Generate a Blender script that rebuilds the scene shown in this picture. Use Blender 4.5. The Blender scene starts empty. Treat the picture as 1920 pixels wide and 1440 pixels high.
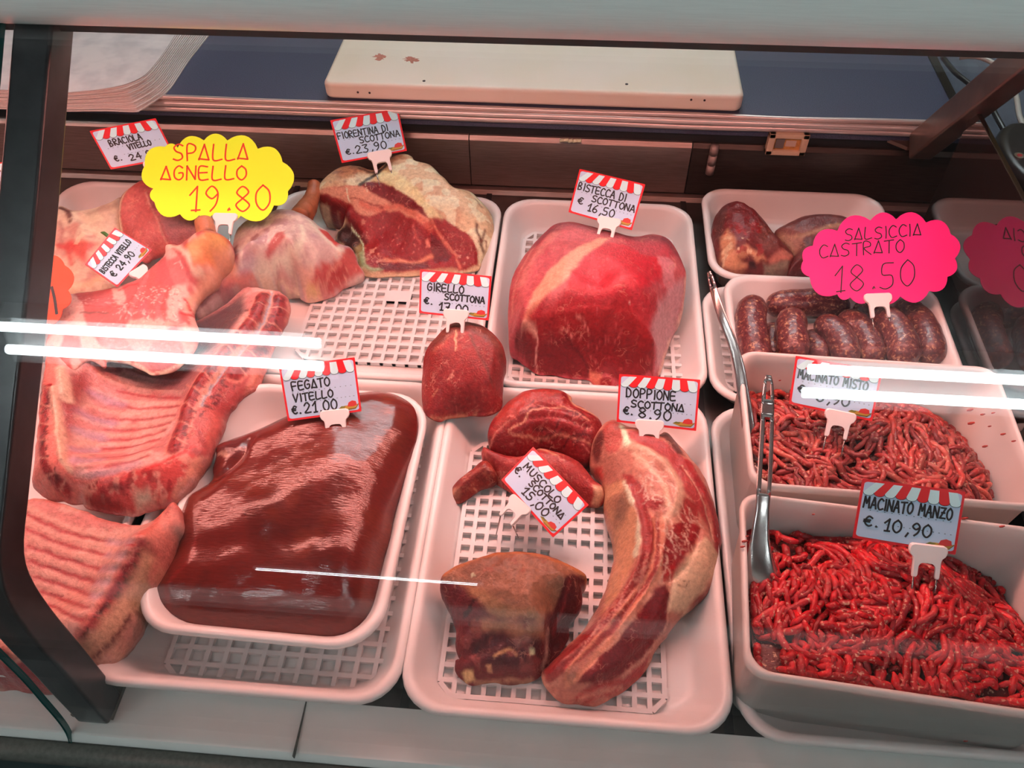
import bpy, bmesh, math, random
import numpy as np
from mathutils import Vector, Matrix
from mathutils.geometry import delaunay_2d_cdt
SC = bpy.context.scene
COL = SC.collection
random.seed(7)

# ---------------------------------------------------------------- camera, world, exposure
CAM_Z, FPX = 0.75, 1530.0
_d = np.array([195., 1785., 1530.]); _d /= np.linalg.norm(_d)
_h = np.array([1., -.055, -.0634]); _h -= _d * (_h @ _d); _h /= np.linalg.norm(_h)
_n = np.cross(_h, _d)
if _n[1] < 0: _n = -_n
RW = np.stack([_h, _d, _n])            # rows: the case's width, depth and up seen from the lens
cam = bpy.data.cameras.new('camera'); camo = bpy.data.objects.new('camera', cam); COL.objects.link(camo)
cam.sensor_width = 36; cam.lens = 36 * FPX / 1920; cam.clip_start = .01
_r, _u, _f = RW[:, 0], RW[:, 1], RW[:, 2]
camo.matrix_world = Matrix(((_r[0], _u[0], -_f[0], 0), (_r[1], _u[1], -_f[1], 0), (_r[2], _u[2], -_f[2], CAM_Z), (0, 0, 0, 1)))
SC.camera = camo
SC.view_settings.view_transform = 'Standard'; SC.view_settings.look = 'None'
SC.view_settings.exposure = 0.0; SC.view_settings.gamma = 1.0
SC.view_settings.use_curve_mapping = False
w = bpy.data.worlds.new('shop_air'); SC.world = w; w.use_nodes = True
w.node_tree.nodes['Background'].inputs[0].default_value = (.62, .80, .80, 1)
w.node_tree.nodes['Background'].inputs[1].default_value = .05
LAMP_COL, LAMP_E = (1.0, .36, .30), 46.0       # pink meat lamp under the canopy
TUBE_COL, TUBE_E = (.86, .97, 1.0), 34.0       # white tubes on the shop ceiling

# ---------------------------------------------------------------- points: a sight line meets a real plane
def _ray(px, py): return RW @ np.array([px - 960., 720. - py, FPX])
def P(px, py, z=0.):
    v = _ray(px, py); t = (z - CAM_Z) / v[2]; return np.array([v[0] * t, v[1] * t, z])
def onplane(px, py, p0, n):
    v = _ray(px, py); c = np.array([0, 0, CAM_Z]); t = ((p0 - c) @ n) / (v @ n); return c + v * t

# ---------------------------------------------------------------- colour and noise
def lin(c): c = c / 255.; return c / 12.92 if c <= .04045 else ((c + .055) / 1.055) ** 2.4
TINT = (1.0, .50, .45)
def C(r, g, b):                       # albedo of something that looks (r,g,b) under the pink lamp
    v = [.80 * lin(v) / t for v, t in zip((r, g, b), TINT)]; m = max(v); return tuple(min(.90, m * (x / m) ** 1.24) for x in v)
def W(r, g, b): return tuple(lin(v) for v in (r, g, b))

def _hash(ix, iy, iz, s):
    h = (ix * 374761393 + iy * 668265263 + iz * 1274126177 + s * 974711) & 0xFFFFFFFF
    h = ((h ^ (h >> 13)) * 1274126177) & 0xFFFFFFFF
    return ((h ^ (h >> 16)) & 0xFFFF) / 32767.5 - 1.
def vnoise(p, s=0):
    i = np.floor(p).astype(np.int64); f = p - i; u = f * f * (3 - 2 * f); r = 0.
    for dx in (0, 1):
        for dy in (0, 1):
            for dz in (0, 1):
                wgt = (u[:, 0] if dx else 1 - u[:, 0]) * (u[:, 1] if dy else 1 - u[:, 1]) * (u[:, 2] if dz else 1 - u[:, 2])
                r = r + wgt * _hash(i[:, 0] + dx, i[:, 1] + dy, i[:, 2] + dz, s)
    return r
def fbm(p, o=3, s=0):
    r = 0.; a = 1.
    for k in range(o): r = r + a * vnoise(p * 2 ** k + 17.3 * k, s + k); a *= .5
    return r

# ---------------------------------------------------------------- materials
def nt(name):
    m = bpy.data.materials.new(name); m.use_nodes = True; t = m.node_tree; t.nodes.clear()
    o = t.nodes.new('ShaderNodeOutputMaterial'); return m, t, o
def N(t, k, **kw):
    n = t.nodes.new(k)
    for a, v in kw.items():
        if a.startswith('i_'):
            key = a[2:]; key = int(key) if key.isdigit() else key.replace('_', ' ')
            n.inputs[key].default_value = v
        else: setattr(n, a, v)
    return n
def mat(name, col, rough=.5, metal=0., spec=.5, noise=0., nscale=40., bump=0., bscale=200., coat=0., col2=None, emit=None, estr=0., stretch=None, sss=0.):
    m, t, o = nt(name); L = t.links.new
    b = N(t, 'ShaderNodeBsdfPrincipled', i_Roughness=rough, i_Metallic=metal, i_Coat_Weight=coat)
    b.inputs['Specular IOR Level'].default_value = spec; b.inputs['Coat Roughness'].default_value = .12
    b.inputs['Base Color'].default_value = (*col, 1); L(b.outputs[0], o.inputs[0])
    if sss: b.inputs['Subsurface Weight'].default_value = sss; b.inputs['Subsurface Radius'].default_value = (.012, .008, .007); b.inputs['Subsurface Scale'].default_value = 1.
    if emit: b.inputs['Emission Color'].default_value = (*emit, 1); b.inputs['Emission Strength'].default_value = estr
    tc = N(t, 'ShaderNodeTexCoord'); src = tc.outputs['Object']
    if stretch:
        mp = N(t, 'ShaderNodeMapping'); mp.inputs['Scale'].default_value = stretch; L(src, mp.inputs[0]); src = mp.outputs[0]
    if noise or col2:
        nz = N(t, 'ShaderNodeTexNoise', i_Scale=nscale, i_Detail=5., i_Roughness=.62); L(src, nz.inputs['Vector'])
        mx = N(t, 'ShaderNodeMix', data_type='RGBA'); c2 = col2 or tuple(v * (1 - noise) for v in col)
        mx.inputs['A'].default_value = (*col, 1); mx.inputs['B'].default_value = (*c2, 1)
        r = N(t, 'ShaderNodeMapRange'); r.inputs['From Min'].default_value = .38; r.inputs['From Max'].default_value = .66
        L(nz.outputs['Fac'], r.inputs['Value']); L(r.outputs['Result'], mx.inputs['Factor']); L(mx.outputs['Result'], b.inputs['Base Color'])
    if bump:
        n2 = N(t, 'ShaderNodeTexNoise', i_Scale=bscale, i_Detail=3.); L(src, n2.inputs['Vector'])
        bp = N(t, 'ShaderNodeBump', i_Strength=bump, i_Distance=.002); L(n2.outputs['Fac'], bp.inputs['Height']); L(bp.outputs[0], b.inputs['Normal'])
    return m
def meatmat(name, rough=.38, coat=0., bump=.35, bscale=420., var=.28, fib=(1, 1, 1), spec=.36, speck=0., veins=0., crough=.1):
    m, t, o = nt(name); L = t.links.new
    b = N(t, 'ShaderNodeBsdfPrincipled', i_Roughness=rough, i_Coat_Weight=coat); b.inputs['Specular IOR Level'].default_value = spec
    b.inputs['Coat Roughness'].default_value = crough; L(b.outputs[0], o.inputs[0])
    at = N(t, 'ShaderNodeAttribute', attribute_name='Col'); tc = N(t, 'ShaderNodeTexCoord')
    mp = N(t, 'ShaderNodeMapping'); mp.inputs['Scale'].default_value = fib; L(tc.outputs['Object'], mp.inputs[0])
    nz = N(t, 'ShaderNodeTexNoise', i_Scale=210., i_Detail=5., i_Roughness=.65); L(mp.outputs[0], nz.inputs['Vector'])
    r = N(t, 'ShaderNodeMapRange'); r.inputs['From Min'].default_value = .3; r.inputs['From Max'].default_value = .7
    r.inputs['To Min'].default_value = 1 - var; r.inputs['To Max'].default_value = 1 + var * .9; L(nz.outputs['Fac'], r.inputs['Value'])
    vm = N(t, 'ShaderNodeVectorMath', operation='SCALE'); L(at.outputs['Color'], vm.inputs[0]); L(r.outputs['Result'], vm.inputs['Scale'])
    src = vm.outputs[0]
    if speck:
        vo = N(t, 'ShaderNodeTexNoise', i_Scale=330., i_Detail=2.); L(tc.outputs['Object'], vo.inputs['Vector'])
        r2 = N(t, 'ShaderNodeMapRange'); r2.inputs['From Min'].default_value = .60; r2.inputs['From Max'].default_value = .70; r2.inputs['To Max'].default_value = speck
        L(vo.outputs['Fac'], r2.inputs['Value']); mx = N(t, 'ShaderNodeMix', data_type='RGBA'); L(r2.outputs['Result'], mx.inputs['Factor'])
        L(src, mx.inputs['A']); mx.inputs['B'].default_value = (*C(225, 140, 115), 1); src = mx.outputs['Result']
    if veins:                                      # thin branching lines of fat in the lean
        n4 = N(t, 'ShaderNodeTexNoise', i_Scale=52., i_Detail=3., i_Distortion=.8); L(tc.outputs['Object'], n4.inputs['Vector'])
        sb = N(t, 'ShaderNodeMath', operation='SUBTRACT', i_1=.5); L(n4.outputs['Fac'], sb.inputs[0]); ab = N(t, 'ShaderNodeMath', operation='ABSOLUTE'); L(sb.outputs[0], ab.inputs[0])
        r4 = N(t, 'ShaderNodeMapRange'); r4.inputs['From Min'].default_value = .004; r4.inputs['From Max'].default_value = .018; r4.inputs['To Min'].default_value = veins; r4.inputs['To Max'].default_value = 0; L(ab.outputs[0], r4.inputs['Value'])
        n5 = N(t, 'ShaderNodeTexNoise', i_Scale=38., i_Detail=2.); L(tc.outputs['Object'], n5.inputs['Vector']); r5 = N(t, 'ShaderNodeMapRange'); r5.inputs['From Min'].default_value = .5; r5.inputs['From Max'].default_value = .62; L(n5.outputs['Fac'], r5.inputs['Value'])
        ml = N(t, 'ShaderNodeMath', operation='MULTIPLY'); L(r4.outputs['Result'], ml.inputs[0]); L(r5.outputs['Result'], ml.inputs[1])
        m4 = N(t, 'ShaderNodeMix', data_type='RGBA'); L(ml.outputs[0], m4.inputs['Factor']); L(src, m4.inputs['A']); m4.inputs['B'].default_value = (*C(228, 130, 108), 1); src = m4.outputs['Result']
    L(src, b.inputs['Base Color'])
    n2 = N(t, 'ShaderNodeTexNoise', i_Scale=bscale, i_Detail=4.); L(mp.outputs[0], n2.inputs['Vector'])
    bp = N(t, 'ShaderNodeBump', i_Strength=bump, i_Distance=.0022); L(n2.outputs['Fac'], bp.inputs['Height']); L(bp.outputs[0], b.inputs['Normal']); L(bp.outputs[0], b.inputs['Coat Normal'])
    return m
def glassmat(name, tint, refl):
    m, t, o = nt(name); L = t.links.new
    tr = N(t, 'ShaderNodeBsdfTransparent'); tr.inputs[0].default_value = (*tint, 1)
    gl = N(t, 'ShaderNodeBsdfGlossy', i_Roughness=.004); gl.inputs[0].default_value = (refl, refl, refl, 1)
    ge = N(t, 'ShaderNodeNewGeometry'); dt = N(t, 'ShaderNodeVectorMath', operation='DOT_PRODUCT'); L(ge.outputs['Incoming'], dt.inputs[0]); L(ge.outputs['Normal'], dt.inputs[1])
    ab = N(t, 'ShaderNodeMath', operation='ABSOLUTE'); L(dt.outputs['Value'], ab.inputs[0])
    om = N(t, 'ShaderNodeMath', operation='SUBTRACT', i_0=1.); L(ab.outputs[0], om.inputs[1])
    pw = N(t, 'ShaderNodeMath', operation='POWER', i_1=5.); L(om.outputs[0], pw.inputs[0])
    fr = N(t, 'ShaderNodeMath', operation='MULTIPLY_ADD', i_1=.96, i_2=.036); L(pw.outputs[0], fr.inputs[0]); mx = N(t, 'ShaderNodeMixShader')   # reflection grows at grazing angles
    L(fr.outputs[0], mx.inputs[0]); L(tr.outputs[0], mx.inputs[1]); L(gl.outputs[0], mx.inputs[2]); L(mx.outputs[0], o.inputs[0])
    return m
def emitmat(name, col, s):
    m, t, o = nt(name); e = N(t, 'ShaderNodeEmission', i_Strength=s); e.inputs[0].default_value = (*col, 1); t.links.new(e.outputs[0], o.inputs[0]); return m

# ---------------------------------------------------------------- objects
def tag(o, label=None, cat=None, group=None, kind=None):
    if label: o['label'] = label
    if cat: o['category'] = cat
    if group: o['group'] = group
    if kind: o['kind'] = kind
    return o
def empty(name, loc, label=None, cat=None, group=None, kind=None):
    o = bpy.data.objects.new(name, None); COL.objects.link(o); o.location = loc; o.empty_display_size = .02
    return tag(o, label, cat, group, kind)
def put(o, parent):
    o.parent = parent
    if parent: o.matrix_parent_inverse = Matrix.Translation(parent.location).inverted() if parent.type == 'EMPTY' else Matrix()
    return o
def mk(name, v, f, m, parent=None, smooth=True, mi=None, col=None):
    me = bpy.data.meshes.new(name); me.from_pydata([tuple(map(float, x)) for x in v], [], [tuple(map(int, x)) for x in f])
    for x in (m if isinstance(m, (list, tuple)) else [m]): me.materials.append(x)
    if mi is not None: me.polygons.foreach_set('material_index', np.array(mi, np.int32))
    me.polygons.foreach_set('use_smooth', np.full(len(me.polygons), smooth))
    if col is not None:
        a = me.color_attributes.new('Col', 'FLOAT_COLOR', 'POINT'); c4 = np.ones((len(v), 4), np.float32); c4[:, :3] = col
        a.data.foreach_set('color', c4.ravel())
    me.update(); o = bpy.data.objects.new(name, me); COL.objects.link(o)
    if parent: put(o, parent)
    return o
class MB:                                # collects shapes of one mesh
    def __init__(s): s.v = []; s.f = []; s.m = []
    def add(s, v, f, mi=0):
        b = len(s.v); s.v += [tuple(x) for x in v]; s.f += [tuple(i + b for i in q) for q in f]; s.m += [mi] * len(f)
    def box(s, a, b, mi=0):
        x0, y0, z0 = a; x1, y1, z1 = b
        s.add([(x0, y0, z0), (x1, y0, z0), (x1, y1, z0), (x0, y1, z0), (x0, y0, z1), (x1, y0, z1), (x1, y1, z1), (x0, y1, z1)],
              [(0, 3, 2, 1), (4, 5, 6, 7), (0, 1, 5, 4), (1, 2, 6, 5), (2, 3, 7, 6), (3, 0, 4, 7)], mi)
    def tube(s, pts, r, n=8, mi=0, cap=True, r2=None):
        pts = [np.array(p, float) for p in pts]; rs = r if hasattr(r, '__len__') else [r] * len(pts)
        V = []; up = np.array([0, 0, 1.])
        for i, p in enumerate(pts):
            t = pts[min(i + 1, len(pts) - 1)] - pts[max(i - 1, 0)]; t /= np.linalg.norm(t) + 1e-12
            a = np.cross(t, up)
            if np.linalg.norm(a) < .05: a = np.cross(t, [0, 1., 0])
            a /= np.linalg.norm(a); b = np.cross(a, t); q = r2 if r2 else 1
            for k in range(n):
                th = 2 * math.pi * k / n; V.append(p + rs[i] * (math.cos(th) * a + q * math.sin(th) * b))
        F = [(i * n + k, i * n + (k + 1) % n, (i + 1) * n + (k + 1) % n, (i + 1) * n + k) for i in range(len(pts) - 1) for k in range(n)]
        if cap: F += [tuple(range(n))[::-1], tuple((len(pts) - 1) * n + k for k in range(n))]
        s.add(V, F, mi)
    def prism(s, poly, ax, lo, hi, mi=0):       # poly of 2D points extruded along axis ax
        n = len(poly); mk3 = {0: lambda u, q: (u, q[0], q[1]), 1: lambda u, q: (q[0], u, q[1]), 2: lambda u, q: (q[0], q[1], u)}[ax]
        s.add([mk3(lo, q) for q in poly] + [mk3(hi, q) for q in poly],
              [tuple(range(n))[::-1], tuple(range(n, 2 * n))] + [(i, (i + 1) % n, n + (i + 1) % n, n + i) for i in range(n)], mi)
    def build(s, name, m, parent=None, smooth=False): return mk(name, s.v, s.f, m, parent, smooth, s.m)
def bevel(o, wd=.002, seg=2, ang=40):
    b = o.modifiers.new('bevel', 'BEVEL'); b.width = wd; b.segments = seg; b.limit_method = 'ANGLE'; b.angle_limit = math.radians(ang)
    for p in o.data.polygons: p.use_smooth = True
    wn = o.modifiers.new('wn', 'WEIGHTED_NORMAL'); wn.keep_sharp = True
    return o
def catmull(pts, step, closed=False):
    p = np.array(pts, float); n = len(p); out = []
    segs = n if closed else n - 1
    for i in range(segs):
        if closed: a, b, c, d = p[i - 1], p[i], p[(i + 1) % n], p[(i + 2) % n]
        else: a, b, c, d = p[max(i - 1, 0)], p[i], p[i + 1], p[min(i + 2, n - 1)]
        k = max(1, int(np.linalg.norm((c - b)[:3]) / step + .5))
        for j in range(k):
            t = j / k
            out.append(.5 * (2 * b + (c - a) * t + (2 * a - 5 * b + 4 * c - d) * t * t + (3 * b - a - 3 * c + d) * t ** 3))
    if not closed: out.append(p[-1])
    return np.array(out)

# ---------------------------------------------------------------- sculpted pieces of meat
def seg_dist(q, pl, closed=False):
    d = np.full(len(q), 1e9); n = len(pl)
    for i in range(n if closed else max(1, n - 1)):
        a = pl[i]; b = pl[(i + 1) % n] - a; L2 = b @ b + 1e-12
        t = np.clip(((q - a) @ b) / L2, 0, 1); e = q - a - t[:, None] * b
        d = np.minimum(d, e[:, 0] ** 2 + e[:, 1] ** 2)
    return np.sqrt(d)
def inside(q, pl):
    r = np.zeros(len(q), bool); n = len(pl); x, y = q[:, 0], q[:, 1]
    for i in range(n):
        (x0, y0), (x1, y1) = pl[i], pl[(i + 1) % n]
        if y0 == y1: continue
        c = (y0 > y) != (y1 > y); r ^= c & (x < (x1 - x0) * (y - y0) / (y1 - y0) + x0)
    return r
def sst(x, a, b): t = np.clip((x - a) / (b - a + 1e-12), 0, 1); return t * t * (3 - 2 * t)
class TPS:
    def __init__(s, xy, z, reg=1e-5):
        s.c = xy.mean(0); s.k = 1 / .1; s.x = (xy - s.c) * s.k; n = len(xy)
        A = np.zeros((n + 3, n + 3)); A[:n, :n] = s.K(s.x) + reg * np.eye(n); A[:n, n] = 1; A[:n, n + 1:] = s.x; A[n:, :n] = A[:n, n:].T
        s.w = np.linalg.solve(A, np.r_[z, 0, 0, 0])
    def K(s, q):
        d2 = ((q[:, None] - s.x[None]) ** 2).sum(2) + 1e-12; return .5 * d2 * np.log(d2)
    def __call__(s, xy):
        q = (xy - s.c) * s.k; n = len(s.x); return s.K(q) @ s.w[:n] + s.w[n] + q @ s.w[n + 1:]
MPX = .00047                                # metres a photo pixel spans on the deck
def piece(name, K, out, base, m, ctrl=(), ops=(), col=(150, 30, 32), dome=.008, r=.012, s=.0017, rough=.0006, wob=.0012, lump=.0008, lscale=70., seed=0, inset=.003, parent=None, warp=5.):
    ox, oy, sc = K; tx = lambda q: (ox + q[0] / sc, oy + q[1] / sc); px = 1 / sc
    o3 = np.array([P(*tx(q), q[2]) for q in out])
    o3 = catmull(o3, s * 1.05, True)
    if rough:
        nn = fbm(np.c_[o3[:, :2] * 90, np.zeros(len(o3))], 3, seed + 3); t = np.roll(o3, -1, 0) - np.roll(o3, 1, 0)
        nr = np.c_[t[:, 1], -t[:, 0]]; nr /= np.linalg.norm(nr, axis=1)[:, None] + 1e-9; o3[:, :2] += nr * (nn * rough)[:, None]
    o2 = o3[:, :2]; lo, hi = o2.min(0), o2.max(0)
    rng = np.random.RandomState(seed + 1)
    gx, gy = np.meshgrid(np.arange(lo[0], hi[0], s), np.arange(lo[1], hi[1], s)); g = np.c_[gx.ravel(), gy.ravel()]
    g += rng.uniform(-.3, .3, g.shape) * s; g = g[inside(g, o2)]; g = g[seg_dist(g, o2, True) > s * .62]
    cd = delaunay_2d_cdt([Vector(p) for p in np.r_[o2, g]], [(i, (i + 1) % len(o2)) for i in range(len(o2))], [], 1, 1e-7)
    v2 = np.array([tuple(p) for p in cd[0]]); F = [tuple(f) for f in cd[2]]
    fwd = {}
    for i, og in enumerate(cd[3]):
        for k in og:
            if k < len(o2): fwd[k] = i
    ring = [fwd[k] for k in range(len(o2))]; rr = []
    for k in ring:
        if not rr or rr[-1] != k: rr.append(k)
    ring = rr
    st = max(1, len(o3) // 90); oc, oz = o2[::st], o3[::st, 2]
    dm = lambda q: dome * (1 - (1 - np.clip(seg_dist(q, oc, True) / r, 0, 1)) ** 2)
    if len(ctrl):
        c3 = np.array([P(*tx(q), q[2]) for q in ctrl]); cz = c3[:, 2] - dm(c3[:, :2])
        tp = TPS(np.r_[oc, c3[:, :2]], np.r_[oz, cz])
    else: tp = TPS(oc, oz)
    Z0 = lambda q: tp(q) + dm(q)
    zs = np.linspace(float(o3[:, 2].max()) + dome + .05, base, 70)
    def surf(q):                                   # where each sight line first meets the sculpted surface
        q = [tuple(v) for v in q]; w3 = np.array([[P(a, b, zz) for zz in zs] for a, b in q]); H = Z0(w3.reshape(-1, 3)[:, :2]).reshape(len(q), -1)
        hit = w3[:, :, 2] <= H; k = np.where(hit.any(1), hit.argmax(1), len(zs) - 1); k0 = np.maximum(k - 1, 0); r_ = np.arange(len(q))
        d0 = w3[r_, k0, 2] - H[r_, k0]; d1 = H[r_, k] - w3[r_, k, 2]; f_ = np.clip(d0 / (d0 + d1 + 1e-9), 0, 1)[:, None]
        return (w3[r_, k0] * (1 - f_) + w3[r_, k] * f_)[:, :2]
    mapp = lambda pts: surf([tx(p) for p in pts])
    z = Z0(v2); z[ring] = np.interp(np.arange(len(ring)), np.linspace(0, len(ring), len(o3)), o3[:, 2])
    ed = seg_dist(v2, o2, True); em = np.clip(ed / .006, 0, 1)
    p3 = np.c_[v2, np.zeros(len(v2))]
    if lump: z += lump * fbm(p3 * lscale, 3, seed + 11) * em
    wq = v2 + np.c_[fbm(p3 * 120, 2, seed + 21), fbm(p3 * 120, 2, seed + 31)] * wob
    col_ = np.tile(np.array(C(*col)), (len(v2), 1))
    def mixc(c, a): col_[:] = col_ * (1 - a[:, None]) + np.array(C(*c)) * a[:, None]
    for op in ops:
        k = op[0]
        if k == 'B':                                   # ridge (+) or groove (-)
            pl = mapp(catmull(op[1], 12 * sc)); dd = seg_dist(v2, pl); wd = op[2] * px * MPX
            z += op[3] * np.exp(-(dd / wd) ** 2 * 1.6)
        elif k == 'F':
            pl = mapp(op[2]); dd = seg_dist(wq, pl, True); dd = np.where(inside(wq, pl), -dd, dd); sf = (op[3] if len(op) > 3 else 6) * MPX
            mixc(op[1], (op[4] if len(op) > 4 else 1.) * (1 - sst(dd, -sf / 2, sf / 2)))
        elif k == 'S':
            pl = mapp(catmull(op[2], 12 * sc)); dd = seg_dist(wq, pl); wd = op[3] * px * MPX / 2; sf = (op[4] if len(op) > 4 else 4) * MPX
            mixc(op[1], (op[5] if len(op) > 5 else 1.) * (1 - sst(dd, max(0, wd - sf / 2), wd + sf / 2)))
        elif k == 'N':                                 # blotches: colour, frequency, threshold, softness, alpha, polygon, stretch
            q = p3 * op[2]
            if len(op) > 7 and op[7]: a_ = op[7][0]; ca, sa = math.cos(a_), math.sin(a_); q = np.c_[(v2[:, 0] * ca + v2[:, 1] * sa) * op[2] / op[7][1], (-v2[:, 0] * sa + v2[:, 1] * ca) * op[2], np.zeros(len(v2))]
            a = sst(fbm(q, 3, seed + 41 + int(op[2])), op[3], op[3] + op[4]) * op[5]
            if len(op) > 6 and op[6]:
                pl = mapp(op[6]); dd = seg_dist(wq, pl, True); dd = np.where(inside(wq, pl), -dd, dd); a = a * (1 - sst(dd, -4 * MPX, 4 * MPX))
            mixc(op[1], a)
        elif k == 'V':                                 # scattered short veins: colour, count, length, width, angle, spread, polygon, alpha
            _, c, cnt, ln, wd, an, sp, poly, al = op; pl = mapp(poly); l2, h2 = pl.min(0), pl.max(0); done = 0; tries = 0
            while done < cnt and tries < cnt * 12:
                tries += 1; c0 = l2 + rng.rand(2) * (h2 - l2)
                if not inside(c0[None], pl)[0]: continue
                a0 = an + rng.uniform(-sp, sp); cv = rng.uniform(-1, 1); L_ = ln * px * MPX * rng.uniform(.5, 1.3); pts = [c0]
                for i in range(6): pts.append(pts[-1] + L_ / 6 * np.array([math.cos(a0), math.sin(a0)])); a0 += cv * .25 + rng.uniform(-.25, .25)
                dd = seg_dist(wq, np.array(pts)); w_ = wd * px * MPX / 2; mixc(c, al * rng.uniform(.5, 1) * (1 - sst(dd, w_ * .4, w_ * 1.5))); done += 1
    n0 = len(v2); V = [np.c_[v2, z]]; rp = V[0][ring]
    t = np.roll(rp, -1, 0) - np.roll(rp, 1, 0); nr = np.c_[t[:, 1], -t[:, 0]]; nr /= np.linalg.norm(nr, axis=1)[:, None] + 1e-9
    ar = .5 * np.sum(rp[:, 0] * np.roll(rp[:, 1], -1) - np.roll(rp[:, 0], -1) * rp[:, 1]); sg = 1 if ar > 0 else -1
    zb = np.minimum(base, rp[:, 2] - .002); R = len(ring)
    for fr, off in ((.22, .0012), (.6, .0008), (1., -inset)):
        V.append(np.c_[rp[:, :2] + sg * nr * off, rp[:, 2] * (1 - fr) + zb * fr])
    rc = [col_[ring] * .95] * 3
    prev = ring
    for k in range(3):
        cur = [n0 + k * R + i for i in range(R)]
        F += [((prev[i], cur[i], cur[(i + 1) % R], prev[(i + 1) % R]) if sg > 0 else (prev[(i + 1) % R], cur[(i + 1) % R], cur[i], prev[i])) for i in range(R)]
        prev = cur
    F.append(tuple(prev[::-1]) if sg > 0 else tuple(prev))
    o = mk(name, np.concatenate(V), F, m, parent, True, None, np.concatenate([col_] + rc))
    o.data.polygons[-1].use_smooth = False
    return o
# ---------------------------------------------------------------- materials in use
M_bar = mat('painted_bar', (.78, .87, .83), .38, .0, .5, .06, 30., .0, stretch=(1, 30, 30))
M_blk = mat('black_metal', (.030, .030, .032), .30, .2, .5, .3, 60.)
M_steel = mat('brushed_steel', (.36, .27, .24), .34, .75, .5, .25, 30., .05, 300., stretch=(1, 14, 14))
M_steel2 = mat('bright_steel', (.62, .57, .55), .25, .9, .5)
M_deck = mat('deck_steel', (.10, .085, .08), .38, .7, .5, .3, 20.)
M_dark = mat('dark_gap', (.010, .009, .010), .6)
M_wht = mat('white_plastic', (.78, .76, .74), .34, 0., .5, .05, 30., sss=.0)
M_tray = mat('tray_plastic', (.80, .78, .76), .30, 0., .5, .05, 18.)
M_grid = mat('grid_plastic', (.76, .74, .73), .38, 0., .5, .05, 60.)
M_bin = mat('bin_plastic', (.80, .79, .76), .36, 0., .5, .06, 22.)
def translucent(m, f):
    t = m.node_tree; L = t.links.new; o = t.nodes['Material Output']; b = t.nodes['Principled BSDF']; tl = t.nodes.new('ShaderNodeBsdfTranslucent'); tl.inputs[0].default_value = (.9, .88, .84, 1); mx = N(t, 'ShaderNodeMixShader', i_0=f); L(b.outputs[0], mx.inputs[1]); L(tl.outputs[0], mx.inputs[2]); L(mx.outputs[0], o.inputs[0])
translucent(M_bin, .30); translucent(M_tray, .12); translucent(M_grid, .2)
M_ledge = mat('ledge', (.66, .66, .63), .32, 0., .5, .08, 12.)
M_green = mat('dark_green_front', (.020, .034, .034), .25, .0, .6)
M_seal = mat('grey_seal', (.10, .10, .085), .6, 0, .3, .3, 200.)
M_glass = glassmat('case_glass', (.985, .992, .988), 1.0)
M_gedge = mat('glass_edge', (.02, .12, .11), .1, 0., .8)
M_endp = mat('end_glass', (.016, .012, .011), .03, 0., 1.)
M_endp.node_tree.nodes['Principled BSDF'].inputs['IOR'].default_value = 1.6
M_gran = mat('speckled_worktop', (.028, .033, .058), .42, 0., .5, 0, 900., .0, col2=(.09, .10, .175))
M_lamp = emitmat('pink_tube', LAMP_COL, LAMP_E)
M_tube = emitmat('white_tube', TUBE_COL, TUBE_E)
M_wall = mat('ochre_wall', (.20, .13, .035), .8, noise=.2, nscale=3.)
M_ceil = mat('ceiling', (.10, .11, .11), .9)

# ---------------------------------------------------------------- the room behind and above
b = MB(); b.box((-4, 2.6, -.9), (4, 2.7, 1.7)); tag(b.build('wall_back', M_wall), kind='structure')
b = MB(); b.box((-4, -3, 2.08), (4, 2.7, 2.16)); tag(b.build('ceiling', M_ceil), kind='structure')
b = MB(); b.box((-4, -3.3, -.90), (4, 2.7, -.86)); tag(b.build('floor', mat('floor_tiles', (.10, .085, .075), .5, noise=.3, nscale=3.)), kind='structure')
b = MB(); b.box((-4, -3.42, -.9), (4, -3.3, 2.16)); tag(b.build('wall_front', mat('front_wall', (.16, .16, .15), .85)), kind='structure')
M_fill = emitmat('fill_glow', (.92, 1.0, .97), .45); M_ffr = mat('fill_frame', (.2, .2, .2), .4)  # added glowing panel, unseen, to lift the bar and bin fronts
b = MB(); b.box((-2.3, -3.298, -.45), (2.3, -3.28, 1.65)); wo = tag(b.build('fill_panel_1', M_fill), kind='structure')
b = MB()
for a, c in (((-2.36, -3.3, -.51), (2.36, -3.25, -.45)), ((-2.36, -3.3, 1.65), (2.36, -3.25, 1.71)), ((-2.36, -3.3, -.45), (-2.3, -3.25, 1.65)), ((2.3, -3.3, -.45), (2.36, -3.25, 1.65)), ((-.03, -3.3, -.45), (.03, -3.25, 1.65))): b.box(a, c)
b.build('fill_frame', M_ffr, wo)
def ceiling_lamp(x0, x1, yc, ys, label, body=.10):
    e = empty('ceiling_lamp', ((x0 + x1) / 2, yc, 2.08), label, 'lamp', 'tube lamps on the shop ceiling')
    b = MB(); b.prism([(yc - body - .03, 2.079), (yc + body, 2.079), (yc + body - .03, 2.03), (yc - body, 2.03)], 0, x0 - .02, x1 + .02); b.build('housing', M_hous, e)
    for y in ys:
        b = MB(); b.tube([(x0, y, 2.0), (x1, y, 2.0)], .016, 12); o = b.build('tube', M_tube, e, True)
        for x in (x0, x1 - .03):
            b = MB(); b.box((x, y - .012, 2.0), (x + .03, y + .012, 2.031)); b.build('socket', M_wht, o)
M_hous = mat('lamp_housing', (.75, .78, .78), .5)
ceiling_lamp(-1.80, -.762, -.665, (-.612, -.698), 'twin white tube lamp on the ceiling over the left of the counter')
ceiling_lamp(.728, 1.77, -.665, (-.612, -.698), 'twin white tube lamp on the ceiling over the right of the counter')
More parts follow.
